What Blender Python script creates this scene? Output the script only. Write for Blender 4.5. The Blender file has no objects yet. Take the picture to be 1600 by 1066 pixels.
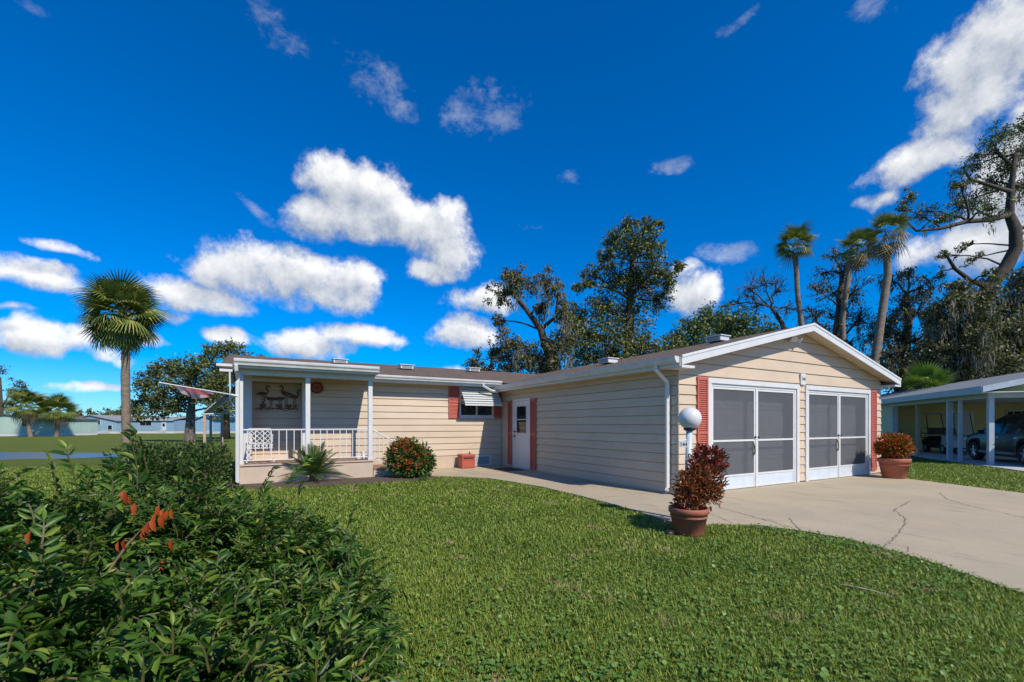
import bpy, math, random
import numpy as np
from mathutils import Vector, Matrix
random.seed(7); rng = np.random.default_rng(7)
R = math.radians
SC = bpy.context.scene
COL = SC.collection

# ------------------------------------------------------------------ camera
CAMH = 1.35; FPX = 698.0; HZ = 663.6; YAW = 29.0
cam_d = bpy.data.cameras.new('camera'); cam = bpy.data.objects.new('camera', cam_d); COL.objects.link(cam)
cam.location = (0, 0, CAMH); cam.rotation_euler = (R(90), 0, R(-YAW))
cam_d.sensor_width = 36; cam_d.lens = 36 * FPX / 1600; cam_d.shift_y = (HZ - 533) / 1600
cam_d.clip_start = 0.05; cam_d.clip_end = 9000
SC.camera = cam
SY, CY = math.sin(R(YAW)), math.cos(R(YAW))
def ray(px, py):
    t = (px - 800) / FPX; u = (HZ - py) / FPX
    return Vector((SY + t * CY, CY - t * SY, u))
def P(px, py, d): return ray(px, py) * d + Vector((0, 0, CAMH))
def G(px, py, z=0.0): return P(px, py, (CAMH - z) * FPX / (py - HZ))
def AB(a, b, z=0.0): return Vector((SY * b + CY * a, CY * b - SY * a, z))       # metres right of / ahead of the viewpoint
def toab(x, y): return (CY * x - SY * y, SY * x + CY * y)
def hitplane(px, py, p0, n):
    d = ray(px, py); o = Vector((0, 0, CAMH)); k = (Vector(p0) - o).dot(n) / d.dot(n); return o + d * k

# ------------------------------------------------------------------ sun, sky, exposure
SUNDIR = Vector((-.18, 1, -1.0)).normalized()
sun_d = bpy.data.lights.new('sun', 'SUN'); sun_d.energy = 3.0; sun_d.angle = R(.6); sun_d.color = (1, .91, .77)
sun = bpy.data.objects.new('sun', sun_d); COL.objects.link(sun)
sun.rotation_euler = SUNDIR.to_track_quat('-Z', 'Y').to_euler(); sun.location = (0, -20, 30)
SC.view_settings.view_transform = 'Standard'; SC.view_settings.look = 'None'
SC.view_settings.gamma = 1; SC.view_settings.use_curve_mapping = False
SC.view_settings.exposure = 0.70
SC.cycles.max_bounces = 6; SC.cycles.diffuse_bounces = 3; SC.cycles.glossy_bounces = 2; SC.cycles.transmission_bounces = 4; SC.cycles.transparent_max_bounces = 8
SC.cycles.caustics_reflective = False; SC.cycles.caustics_refractive = False

world = bpy.data.worlds.new('World'); SC.world = world; world.use_nodes = True
def vmath(nt, op, a, b=None):
    n = nt.nodes.new('ShaderNodeVectorMath'); n.operation = op
    for i, s in enumerate((a, b)):
        if s is None: continue
        if hasattr(s, 'node'): nt.links.new(s, n.inputs[i])
        else: n.inputs[i].default_value = s
    return n.outputs['Value'] if op in ('DOT_PRODUCT', 'LENGTH') else n.outputs['Vector']
def fmath(nt, op, a, b=None, c=None, clamp=False):
    n = nt.nodes.new('ShaderNodeMath'); n.operation = op; n.use_clamp = clamp
    for i, s in enumerate((a, b, c)):
        if s is None: continue
        if hasattr(s, 'node'): nt.links.new(s, n.inputs[i])
        else: n.inputs[i].default_value = s
    return n.outputs[0]
def noise_node(nt, vec, scale, detail=4, rough=.55, dist=0, out='Fac'):
    n = nt.nodes.new('ShaderNodeTexNoise'); n.inputs['Scale'].default_value = scale
    n.inputs['Detail'].default_value = detail; n.inputs['Roughness'].default_value = rough
    n.inputs['Distortion'].default_value = dist
    if vec is not None: nt.links.new(vec, n.inputs['Vector'])
    return n.outputs[out]
def maprange(nt, v, a, b, c=0, d=1, smooth=True):
    n = nt.nodes.new('ShaderNodeMapRange'); n.interpolation_type = 'SMOOTHSTEP' if smooth else 'LINEAR'
    nt.links.new(v, n.inputs['Value'])
    for k, x in zip(('From Min', 'From Max', 'To Min', 'To Max'), (a, b, c, d)): n.inputs[k].default_value = x
    return n.outputs['Result']
def mixcol(nt, f, a, b, mode='MIX'):
    n = nt.nodes.new('ShaderNodeMix'); n.data_type = 'RGBA'; n.blend_type = mode
    for k, s in ((0, f), (6, a), (7, b)):
        if hasattr(s, 'node'): nt.links.new(s, n.inputs[k])
        elif k == 0: n.inputs[k].default_value = s
        else: n.inputs[k].default_value = (*s[:3], 1)
    return n.outputs[2]
# clouds: (px, py, half width, half height, tilt degrees, thickness)
CLOUDS = [(535, 290, 62, 52, 0, 1.0), (585, 298, 58, 52, 0, 1.0), (495, 345, 55, 30, 0, .8), (620, 338, 78, 50, 0, 1.0), (680, 352, 62, 42, 0, 1.0), (700, 392, 48, 42, 0, 1.0), (680, 425, 45, 28, 0, .85), (560, 345, 70, 35, 0, .9),
          (380, 420, 80, 40, 0, .95), (470, 435, 115, 46, -4, 1.0), (550, 440, 52, 40, 0, .9), (310, 460, 85, 30, 0, .8), (285, 490, 40, 14, 0, .6),
          (755, 472, 56, 27, 0, .9), (722, 523, 46, 23, 0, .9), (570, 528, 60, 20, 0, .85), (490, 540, 70, 24, 0, .85), (372, 530, 44, 14, 0, .7),
          (45, 432, 75, 26, -10, .75), (80, 388, 60, 13, -12, .55), (60, 528, 110, 26, -3, .85), (170, 560, 60, 14, -6, .6), (25, 488, 36, 10, 0, .5), (240, 530, 40, 16, 0, .6),
          (130, 605, 70, 12, 0, .5), (1082, 462, 40, 40, 15, .9), (1130, 395, 48, 22, -10, .35), (1075, 420, 30, 20, 0, .5),
          (1530, 110, 115, 78, 35, .95), (1590, 60, 100, 85, 30, .95), (1480, 180, 75, 52, 30, .85), (1425, 260, 75, 40, 0, .85), (1500, 230, 60, 50, 0, .6), (1355, 328, 40, 17, 0, .6),
          (1530, 385, 85, 55, 10, .9), (1440, 400, 60, 34, 10, .65), (1570, 300, 60, 60, 0, .8), (1640, 200, 80, 90, 0, .9),
          (600, 145, 82, 36, -25, .22), (755, 185, 72, 48, 5, .28), (430, 40, 56, 50, -15, .22), (900, 268, 24, 12, -10, .2), (1040, 270, 50, 17, 0, .2), (1355, 18, 45, 22, 0, .28),
          (45, 15, 45, 20, 0, .22), (1150, 45, 45, 16, 15, .2), (730, 590, 60, 16, 0, .7), (820, 356, 30, 12, 0, .15), (400, 330, 40, 14, -20, .15)]
def cloud_dirs():
    out = []
    for px, py, w, h, tilt, k in CLOUDS:
        c = ray(px, py).normalized(); ct, st = math.cos(R(tilt)), math.sin(R(tilt))
        w *= 1.16; h *= 1.16; r = ray(px + w * ct, py - w * st).normalized() - c; u = ray(px - h * st, py - h * ct).normalized() - c
        out.append((c, r / r.length_squared, u / u.length_squared, k))
    rr = random.Random(5)                                  # the same broken cumulus goes on round the rest of the sky
    for i in range(20):
        az = R(YAW + 75 + i * 210 / 19 + rr.uniform(-3, 3)); el = R(rr.choice([5, 8, 12, 18, 26, 36, 50]) + rr.uniform(-2, 2))
        c = Vector((math.sin(az) * math.cos(el), math.cos(az) * math.cos(el), math.sin(el)))
        r = Vector((math.cos(az), -math.sin(az), 0)); u = r.cross(c)
        w = rr.uniform(.09, .20); h = w * rr.uniform(.35, .6)
        out.append((c, r / w, u / h, rr.choice([.9, 1, .6, .42])))
    return out
def build_sky():
    g = bpy.data.node_groups.new('cloud_density', 'ShaderNodeTree')
    g.interface.new_socket('Vector', in_out='INPUT', socket_type='NodeSocketVector')
    g.interface.new_socket('Density', in_out='OUTPUT', socket_type='NodeSocketFloat')
    g.interface.new_socket('Thin', in_out='OUTPUT', socket_type='NodeSocketFloat')
    gi = g.nodes.new('NodeGroupInput'); go = g.nodes.new('NodeGroupOutput'); d = gi.outputs[0]
    wn = noise_node(g, d, 9, 3, .5, out='Color')
    warp = vmath(g, 'MULTIPLY', vmath(g, 'SUBTRACT', wn, (.5, .5, .5)), (.10, .10, .07))
    dd = vmath(g, 'ADD', d, warp); cur = None; thin = None
    for c, r, u, k in cloud_dirs():
        a = fmath(g, 'SUBTRACT', vmath(g, 'DOT_PRODUCT', dd, tuple(r)), c.dot(r))
        b = fmath(g, 'SUBTRACT', vmath(g, 'DOT_PRODUCT', dd, tuple(u)), c.dot(u))
        q = fmath(g, 'MULTIPLY_ADD', b, b, fmath(g, 'MULTIPLY', a, a))
        v = fmath(g, 'SUBTRACT', k if k > .45 else .8, q)
        if k <= .45: thin = v if thin is None else fmath(g, 'MAXIMUM', thin, v)
        elif cur is None: cur = v
        else:
            cur = fmath(g, 'SMOOTH_MAX', cur, v, .25)
    cur = fmath(g, 'MAXIMUM', cur, -1.5)
    n1 = noise_node(g, d, 19, 9, .66)
    n2 = noise_node(g, d, 5, 3, .5)
    s = fmath(g, 'MULTIPLY_ADD', fmath(g, 'SUBTRACT', n1, .5), 2.3, cur)
    s = fmath(g, 'MULTIPLY_ADD', fmath(g, 'SUBTRACT', n2, .5), .4, s)
    g.links.new(s, go.inputs[0])
    n3 = noise_node(g, vmath(g, 'MULTIPLY', d, (1, 1, 1.6)), 11, 9, .7)
    g.links.new(fmath(g, 'MULTIPLY_ADD', fmath(g, 'SUBTRACT', n3, .56), 5.0, fmath(g, 'MAXIMUM', thin, -1.5)), go.inputs[1])
    nt = world.node_tree; nt.nodes.clear()
    out = nt.nodes.new('ShaderNodeOutputWorld'); bg = nt.nodes.new('ShaderNodeBackground'); bg.inputs['Strength'].default_value = .15
    sky = nt.nodes.new('ShaderNodeTexSky'); sky.sky_type = 'NISHITA'; sky.sun_disc = False
    sky.sun_elevation = math.asin(-SUNDIR.z); sky.sun_rotation = math.atan2(-SUNDIR.x, -SUNDIR.y)
    sky.air_density = 1.0; sky.dust_density = .15; sky.ozone_density = 4.5; sky.altitude = 0
    hs = nt.nodes.new('ShaderNodeHueSaturation'); hs.inputs['Saturation'].default_value = 1.24; hs.inputs['Value'].default_value = .53
    hs.inputs['Hue'].default_value = .5
    nt.links.new(mixcol(nt, 1.0, sky.outputs[0], (.50, .82, 1.20), 'MULTIPLY'), hs.inputs['Color'])
    tc = nt.nodes.new('ShaderNodeTexCoord'); d = vmath(nt, 'NORMALIZE', tc.outputs['Generated'])
    A = nt.nodes.new('ShaderNodeGroup'); A.node_tree = g; nt.links.new(d, A.inputs[0])
    B = nt.nodes.new('ShaderNodeGroup'); B.node_tree = g
    nt.links.new(vmath(nt, 'ADD', d, (.012, -.012, .032)), B.inputs[0])
    alpha = maprange(nt, A.outputs[0], -.14, .74)
    alpha = fmath(nt, 'MAXIMUM', fmath(nt, 'MULTIPLY', alpha, .97), maprange(nt, A.outputs[1], -.1, 1.4, 0, .42))
    shade = fmath(nt, 'MULTIPLY_ADD', fmath(nt, 'SUBTRACT', A.outputs[0], B.outputs[0]), .62, .36, clamp=True)
    ccol = mixcol(nt, shade, (1.6, 1.85, 2.3), (4.2, 4.2, 4.2))
    nt.links.new(mixcol(nt, alpha, hs.outputs[0], ccol), bg.inputs['Color'])
    nt.links.new(bg.outputs[0], out.inputs['Surface'])
build_sky()
world.cycles.sampling_method = 'MANUAL'; world.cycles.sample_map_resolution = 128

# ------------------------------------------------------------------ materials
def new_mat(name):
    m = bpy.data.materials.new(name); m.use_nodes = True; nt = m.node_tree
    return m, nt, nt.nodes['Principled BSDF']
def bump(nt, b, h, strength, dist=.02):
    n = nt.nodes.new('ShaderNodeBump'); n.inputs['Strength'].default_value = strength; n.inputs['Distance'].default_value = dist
    nt.links.new(h, n.inputs['Height']); nt.links.new(n.outputs[0], b.inputs['Normal'])
def obj_coord(nt): return nt.nodes.new('ShaderNodeTexCoord').outputs['Object']
def pos_coord(nt): return nt.nodes.new('ShaderNodeNewGeometry').outputs['Position']
def pm(name, c1, c2=None, scale=6, rough=.6, bs=0, bscale=60, metal=0, objrand=0, stretch=None, spec=.5, coat=0, dirt=None):
    m, nt, b = new_mat(name); v = pos_coord(nt)
    if stretch: v = vmath(nt, 'MULTIPLY', v, stretch)
    c2 = c2 or tuple(x * .82 for x in c1)
    f = maprange(nt, noise_node(nt, v, scale, 6, .6), .3, .7)
    col = mixcol(nt, f, c1, c2)
    if dirt:
        f2 = maprange(nt, noise_node(nt, v, dirt[1], 8, .65, .6), .52, .75, 0, dirt[2]); col = mixcol(nt, f2, col, dirt[0])
    if objrand:
        oi = nt.nodes.new('ShaderNodeObjectInfo'); k = fmath(nt, 'MULTIPLY_ADD', oi.outputs['Random'], objrand, 1 - objrand / 2)
        n = nt.nodes.new('ShaderNodeCombineColor')
        for i in range(3): nt.links.new(k, n.inputs[i])
        col = mixcol(nt, 1.0, col, n.outputs[0], 'MULTIPLY')
    nt.links.new(col, b.inputs['Base Color']); b.inputs['Roughness'].default_value = rough; b.inputs['Metallic'].default_value = metal
    b.inputs['Specular IOR Level'].default_value = spec; b.inputs['Coat Weight'].default_value = coat
    if bs: bump(nt, b, noise_node(nt, v, bscale, 5, .6), bs)
    return m
def leaf_mat(name, cols, rough=.45, transl=.25, spec=.4, patch=None):
    """colours vary from leaf to leaf; cols = list of (position, rgb)"""
    m, nt, b = new_mat(name); g = nt.nodes.new('ShaderNodeNewGeometry'); oi = nt.nodes.new('ShaderNodeObjectInfo')
    f = fmath(nt, 'FRACT', fmath(nt, 'ADD', g.outputs['Random Per Island'], oi.outputs['Random']))
    cr = nt.nodes.new('ShaderNodeValToRGB'); e = cr.color_ramp.elements
    while len(e) < len(cols): e.new(.5)
    for el, (p, c) in zip(e, cols): el.position = p; el.color = (*c, 1)
    nt.links.new(f, cr.inputs[0]); col = cr.outputs[0]
    if patch:
        for (c, sc, lo, hi, amt) in patch:
            k = maprange(nt, noise_node(nt, g.outputs['Position'], sc, 4, .6), lo, hi, 0, amt); col = mixcol(nt, k, col, c)
    nt.links.new(col, b.inputs['Base Color']); b.inputs['Roughness'].default_value = rough; b.inputs['Specular IOR Level'].default_value = spec
    t = nt.nodes.new('ShaderNodeBsdfTranslucent'); nt.links.new(mixcol(nt, .5, col, (.12, .2, .02)), t.inputs['Color'])
    mx = nt.nodes.new('ShaderNodeMixShader'); mx.inputs[0].default_value = transl
    nt.links.new(b.outputs[0], mx.inputs[1]); nt.links.new(t.outputs[0], mx.inputs[2])
    nt.links.new(mx.outputs[0], nt.nodes['Material Output'].inputs['Surface'])
    return m
M = {}
M['siding'] = pm('siding_paint', (.61, .485, .36), (.55, .435, .32), .8, .55, .12, 90, objrand=.07, stretch=(1, 1, 2.2), dirt=((.38, .30, .215), 1.7, .38))
M['skirt'] = pm('skirt_paint', (.57, .45, .33), (.49, .39, .29), 2, .7, .2, 60, dirt=((.30, .24, .18), 3.5, .55))
M['white'] = pm('white_trim', (.66, .66, .65), (.60, .60, .60), 3, .4, dirt=((.42, .42, .40), 5, .22))
M['white2'] = pm('white_metal', (.68, .68, .67), (.62, .62, .62), 5, .32, dirt=((.45, .44, .42), 7, .15))
M['gutter'] = pm('gutter_white', (.66, .66, .65), (.54, .54, .53), 4, .35, dirt=((.30, .29, .26), 6, .35), stretch=(1, 1, 2))
M['blue_white'] = pm('kick_plate', (.62, .68, .74), (.55, .61, .68), 5, .3, dirt=((.42, .45, .48), 4, .3))  # light blue-white paint of the kick plates
M['soffit'] = pm('soffit_paint', (.60, .49, .37), (.55, .45, .34), 3, .6)
M['coral'] = pm('coral_shutter', (.50, .125, .085), (.44, .105, .075), 4, .55, objrand=.08, dirt=((.25, .09, .07), 9, .3))
M['coralbox'] = pm('coral_plastic', (.44, .10, .065), (.38, .085, .058), 4, .5)
M['terracotta'] = pm('terracotta', (.40, .125, .075), (.34, .10, .06), 7, .62, .15, 80, dirt=((.48, .30, .22), 5, .4))
M['soil'] = pm('soil', (.06, .04, .028), (.03, .02, .014), 30, .95, .8, 60)
M['mulch'] = pm('mulch', (.13, .095, .07), (.06, .042, .03), 22, .95, 1, 50)
M['dark'] = pm('dark_metal', (.02, .02, .022), (.012, .012, .013), 8, .45)
M['rubber'] = pm('rubber', (.014, .014, .014), (.02, .02, .02), 12, .8)
M['mat'] = pm('door_mat', (.035, .032, .034), (.05, .042, .04), 60, .95, .6, 200)
M['gdoor'] = pm('garage_door_paint', (.50, .52, .54), (.46, .48, .50), 2, .45)
M['bark'] = pm('bark', (.16, .135, .11), (.06, .048, .038), 7, .9, 1, 18, stretch=(1, 1, .35))
M['barkdark'] = pm('bark_dark', (.085, .068, .054), (.035, .027, .021), 6, .9, 1, 14, stretch=(1, 1, .4))
M['palmbark'] = pm('palm_bark', (.27, .215, .16), (.15, .115, .085), 5, .9, 1, 16, stretch=(1, 1, 3))
M['twig'] = pm('twig', (.20, .13, .075), (.10, .065, .04), 20, .8)
M['green_stem'] = pm('green_stem', (.09, .11, .03), (.10, .07, .03), 20, .6)
M['slab'] = pm('painted_slab', (.56, .44, .34), (.50, .39, .30), 3, .7, .2, 50, dirt=((.33, .26, .20), 4, .35))
M['slabtop'] = pm('porch_floor', (.34, .21, .14), (.25, .155, .11), 4, .7)
M['art'] = pm('rusty_metal_art', (.17, .055, .026), (.09, .03, .018), 20, .5, metal=.3)
M['plate_dark'] = pm('plate_rim', (.16, .022, .014), (.12, .018, .012), 20, .5)
M['plate_red'] = pm('plate_face', (.45, .095, .06), (.38, .08, .05), 20, .5)
M['glassbulb'] = pm('opal_globe', (.70, .68, .65), (.66, .65, .64), 2, .22)
M['lampgrey'] = pm('lamp_post_paint', (.50, .57, .64), (.42, .49, .56), 5, .4, dirt=((.6, .62, .64), 9, .3))
M['black_text'] = pm('black_numeral', (.012, .012, .014), None, 5, .5)
M['yellow'] = pm('yellow_siding', (.74, .66, .27), (.68, .60, .24), 2, .6, objrand=.05)
M['shade_siding'] = pm('shade_tinted_siding', (.58, .60, .42), (.52, .55, .40), 2, .6, objrand=.05)  # neighbour's side wall siding, bluish cast of shade put into its colour
M['post_grey'] = pm('post_paint', (.50, .56, .61), (.42, .48, .53), 4, .5, dirt=((.3, .3, .3), 6, .4))
M['post_tan'] = pm('post_wood', (.50, .38, .27), (.40, .30, .21), 5, .7)
M['ngrey'] = pm('neighbour_slab', (.50, .50, .50), (.42, .42, .43), 1.5, .8)
M['blackpaint'] = pm('black_car_paint', (.006, .006, .006), (.008, .008, .008), 2, .3, coat=.15, spec=.35)
M['blacktrim'] = pm('black_trim', (.015, .015, .016), None, 8, .5)
M['alloy'] = pm('alloy_wheel', (.62, .64, .66), (.5, .52, .54), 6, .3, metal=.8)
M['cartwhite'] = pm('cart_body', (.48, .47, .44), (.40, .39, .37), 4, .3)
M['red_lamp'] = pm('tail_lamp', (.35, .01, .01), None, 5, .2)
M['head_lamp'] = pm('head_lamp', (.7, .72, .75), None, 5, .1)
M['awning_metal'] = pm('awning_paint', (.60, .62, .60), (.53, .56, .55), 3, .45, dirt=((.25, .27, .27), 6, .4), stretch=(.6, 3, 3))
M['moss'] = leaf_mat('spanish_moss', [(0, (0.144, 0.137, 0.101)), (1, (0.259, 0.245, 0.194))], .9, .2, .1)
M['hedge'] = leaf_mat('hedge_leaf', [(0, (0.019, 0.058, 0.009)), (.35, (0.044, 0.115, 0.014)), (.72, (0.087, 0.179, 0.022)), (.93, (0.175, 0.270, 0.037)), (.985, (0.263, 0.300, 0.051)), (1, (0.292, 0.170, 0.051))], .40, .36, .38)
M['redleaf'] = leaf_mat('dead_red_leaf', [(0, (.36, .045, .012)), (1, (.55, .12, .025))], .5, .3)
M['box'] = leaf_mat('boxwood_leaf', [(0, (0.022, 0.052, 0.012)), (1, (0.090, 0.147, 0.030))], .5, .2)
M['sago'] = leaf_mat('sago_leaf', [(0, (0.036, 0.084, 0.021)), (1, (0.137, 0.218, 0.049))], .4, .15)
M['ixleaf'] = leaf_mat('ixora_leaf', [(0, (0.026, 0.069, 0.015)), (.7, (0.082, 0.155, 0.027)), (1, (0.180, 0.224, 0.038))], .4, .2)
M['ixflower'] = leaf_mat('ixora_flower', [(0, (.50, .045, .015)), (1, (.62, .15, .05))], .6, .3)
M['crot1'] = leaf_mat('croton_bronze_leaf', [(0, (0.094, 0.030, 0.017)), (.4, (0.273, 0.059, 0.025)), (.75, (0.460, 0.109, 0.035)), (1, (0.146, 0.101, 0.028))], .4, .2)
M['crot2'] = leaf_mat('croton_maroon_leaf', [(0, (0.066, 0.015, 0.017)), (.6, (0.241, 0.034, 0.028)), (1, (0.438, 0.069, 0.042))], .4, .2)
M['crot3'] = leaf_mat('croton_orange_leaf', [(0, (0.047, 0.078, 0.015)), (.3, (0.156, 0.156, 0.026)), (.55, (0.546, 0.156, 0.026)), (.8, (0.655, 0.094, 0.020)), (1, (0.312, 0.047, 0.015))], .4, .2)
M['oak'] = leaf_mat('oak_leaf', [(0, (0.044, 0.066, 0.019)), (.6, (0.111, 0.144, 0.040)), (.92, (0.207, 0.222, 0.063)), (1, (0.388, 0.260, 0.094))], .5, .2)
M['oakwarm'] = leaf_mat('oak_leaf_brownish', [(0, (0.051, 0.058, 0.024)), (.5, (0.129, 0.130, 0.050)), (.9, (0.183, 0.165, 0.069)), (1, (0.281, 0.183, 0.084))], .55, .2)
M['oakgreen'] = leaf_mat('bright_oak_leaf', [(0, (0.049, 0.081, 0.018)), (.6, (0.109, 0.158, 0.036)), (1, (0.207, 0.236, 0.054))], .5, .2)
M['palm'] = leaf_mat('palm_leaf', [(0, (0.072, 0.116, 0.024)), (.6, (0.169, 0.222, 0.050)), (1, (0.389, 0.350, 0.091))], .4, .15)
M['palmdry'] = leaf_mat('dry_palm_leaf', [(0, (0.109, 0.094, 0.040)), (.6, (0.250, 0.187, 0.086)), (1, (0.406, 0.296, 0.156))], .6, .15)
M['palmetto'] = leaf_mat('palmetto_leaf', [(0, (0.078, 0.156, 0.016)), (1, (0.195, 0.312, 0.039))], .4, .3)
M['grass'] = leaf_mat('grass_blade', [(0, (0.107, 0.176, 0.019)), (.5, (0.203, 0.290, 0.032)), (.9, (0.320, 0.394, 0.063)), (1, (0.364, 0.358, 0.114))], .45, .28, .35,
                      patch=[((0.090, 0.182, 0.023), .55, .48, .66, .45), ((0.448, 0.375, 0.158), 1.5, .60, .67, .9), ((0.320, 0.387, 0.063), .9, .55, .7, .4)])
M['weed'] = leaf_mat('weed_leaf', [(0, (0.077, 0.165, 0.024)), (.7, (0.138, 0.253, 0.040)), (1, (0.231, 0.330, 0.065))], .4, .25)
def ground_mat():
    m, nt, b = new_mat('lawn_ground'); v = pos_coord(nt)
    f1 = maprange(nt, noise_node(nt, v, .25, 6, .6), .35, .65); f2 = maprange(nt, noise_node(nt, v, 14, 8, .75), .25, .75)
    c = mixcol(nt, f1, (.14, .185, .03), (.19, .225, .04)); c = mixcol(nt, f2, c, (.075, .10, .02))
    f3 = maprange(nt, noise_node(nt, v, .9, 5, .6), .6, .78, 0, .5); c = mixcol(nt, f3, c, (.15, .12, .04))
    nt.links.new(c, b.inputs['Base Color']); b.inputs['Roughness'].default_value = .95; b.inputs['Specular IOR Level'].default_value = .1
    bump(nt, b, noise_node(nt, v, 25, 6, .8), 1, .06); return m
M['ground'] = ground_mat()
def concrete_mat():
    m, nt, b = new_mat('concrete'); v = pos_coord(nt)
    c = mixcol(nt, maprange(nt, noise_node(nt, v, .7, 6, .6), .3, .7), (.53, .445, .305), (.45, .38, .27))
    c = mixcol(nt, maprange(nt, noise_node(nt, v, 150, 3, .8), .35, .7, 0, .6), c, (.22, .19, .15))
    c = mixcol(nt, maprange(nt, noise_node(nt, v, 2.6, 8, .7, 1.2), .55, .74, 0, .5), c, (.33, .28, .215))
    vs = vmath(nt, 'MULTIPLY', v, (2.2, .5, 1))
    c = mixcol(nt, maprange(nt, noise_node(nt, vs, 1.1, 6, .68, .8), .55, .68, 0, .6), c, (.25, .22, .18))
    c = mixcol(nt, maprange(nt, noise_node(nt, v, 34, 6, .75), .52, .72, 0, .4), c, (.30, .265, .21))
    c = mixcol(nt, maprange(nt, noise_node(nt, v, 9, 7, .7, .5), .64, .74, 0, .5), c, (.19, .17, .145))
    c = mixcol(nt, maprange(nt, noise_node(nt, v, .45, 4, .5), .55, .7, 0, .5), c, (.56, .43, .24))
    nt.links.new(c, b.inputs['Base Color']); b.inputs['Roughness'].default_value = .85; b.inputs['Specular IOR Level'].default_value = .25
    bump(nt, b, noise_node(nt, v, 140, 5, .7), .35, .01); return m
M['concrete'] = concrete_mat()
M['crack'] = pm('crack_dirt', (.12, .10, .075), (.20, .165, .12), 14, .95)
def shingle_mat(name, c1, c2, ax):
    m, nt, b = new_mat(name); v = pos_coord(nt)
    sep = nt.nodes.new('ShaderNodeSeparateXYZ'); nt.links.new(v, sep.inputs[0]); cb = nt.nodes.new('ShaderNodeCombineXYZ')
    a, c = (('Y', 'X') if ax == 'x' else ('X', 'Y'))
    nt.links.new(sep.outputs[a], cb.inputs[0]); nt.links.new(sep.outputs[c], cb.inputs[1])
    br = nt.nodes.new('ShaderNodeTexBrick'); nt.links.new(cb.outputs[0], br.inputs['Vector'])
    br.inputs['Color1'].default_value = (*c1, 1); br.inputs['Color2'].default_value = (*c2, 1); br.inputs['Mortar'].default_value = (*[x * .35 for x in c2], 1)
    br.inputs['Scale'].default_value = 1; br.inputs['Brick Width'].default_value = .3; br.inputs['Row Height'].default_value = .14; br.inputs['Mortar Size'].default_value = .012
    col = mixcol(nt, maprange(nt, noise_node(nt, v, 1.6, 6, .65), .35, .7, 0, .6), br.outputs['Color'], tuple(x * .6 for x in c1))
    col = mixcol(nt, maprange(nt, noise_node(nt, v, 120, 3, .7), .4, .7, 0, .4), col, tuple(x * 1.5 for x in c1))
    nt.links.new(col, b.inputs['Base Color']); b.inputs['Roughness'].default_value = .95; b.inputs['Specular IOR Level'].default_value = .15
    bump(nt, b, br.outputs['Fac'], -.6, .01); return m
M['shingle_x'] = shingle_mat('brown_shingles_side', (.17, .13, .105), (.12, .092, .075), 'x')
M['shingle_y'] = shingle_mat('brown_shingles_main', (.17, .13, .105), (.12, .092, .075), 'y')
M['shingle_n'] = shingle_mat('grey_shingles', (.25, .27, .29), (.20, .22, .24), 'y')
def water_mat():
    m, nt, b = new_mat('pond_water'); v = pos_coord(nt)
    b.inputs['Base Color'].default_value = (.055, .065, .045, 1); b.inputs['Roughness'].default_value = .3
    bump(nt, b, noise_node(nt, v, 2.5, 4, .6), .25, .05); return m
M['water'] = water_mat()
def glass_mat(name, tint, transp):
    m, nt, b = new_mat(name); b.inputs['Base Color'].default_value = (*tint, 1); b.inputs['Roughness'].default_value = .05; b.inputs['Specular IOR Level'].default_value = .7
    t = nt.nodes.new('ShaderNodeBsdfTransparent'); mx = nt.nodes.new('ShaderNodeMixShader'); mx.inputs[0].default_value = transp
    nt.links.new(b.outputs[0], mx.inputs[1]); nt.links.new(t.outputs[0], mx.inputs[2]); nt.links.new(mx.outputs[0], nt.nodes['Material Output'].inputs['Surface']); return m
M['glass'] = glass_mat('window_glass', (.02, .022, .025), .45)
M['darkglass'] = glass_mat('dark_glass', (.012, .013, .015), .1)
M['clear'] = glass_mat('clear_plastic', (.3, .32, .33), .8)
def screen_mat():
    m, nt, b = new_mat('insect_screen'); b.inputs['Base Color'].default_value = (.095, .10, .112, 1); b.inputs['Roughness'].default_value = .7
    t = nt.nodes.new('ShaderNodeBsdfTransparent'); mx = nt.nodes.new('ShaderNodeMixShader')
    k = maprange(nt, noise_node(nt, pos_coord(nt), 2, 3, .5), .3, .7, .24, .30); nt.links.new(k, mx.inputs[0])
    nt.links.new(b.outputs[0], mx.inputs[1]); nt.links.new(t.outputs[0], mx.inputs[2]); nt.links.new(mx.outputs[0], nt.nodes['Material Output'].inputs['Surface']); return m
M['screen'] = screen_mat()
def flag_mat():
    m, nt, b = new_mat('flag_cloth'); v = obj_coord(nt)
    c = mixcol(nt, maprange(nt, noise_node(nt, v, 3.2, 2, .5), .53, .60), (.10, .085, .115), (.36, .04, .05))
    c = mixcol(nt, maprange(nt, noise_node(nt, vmath(nt, 'ADD', v, (3, 1, 5)), 3.5, 2, .5), .55, .60), c, (.25, .23, .24))
    c = mixcol(nt, maprange(nt, noise_node(nt, vmath(nt, 'ADD', v, (7, 4, 2)), 3, 2, .5), .60, .64), c, (.26, .30, .10))
    nt.links.new(c, b.inputs['Base Color']); b.inputs['Roughness'].default_value = .8; return m
M['flag'] = flag_mat()

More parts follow.
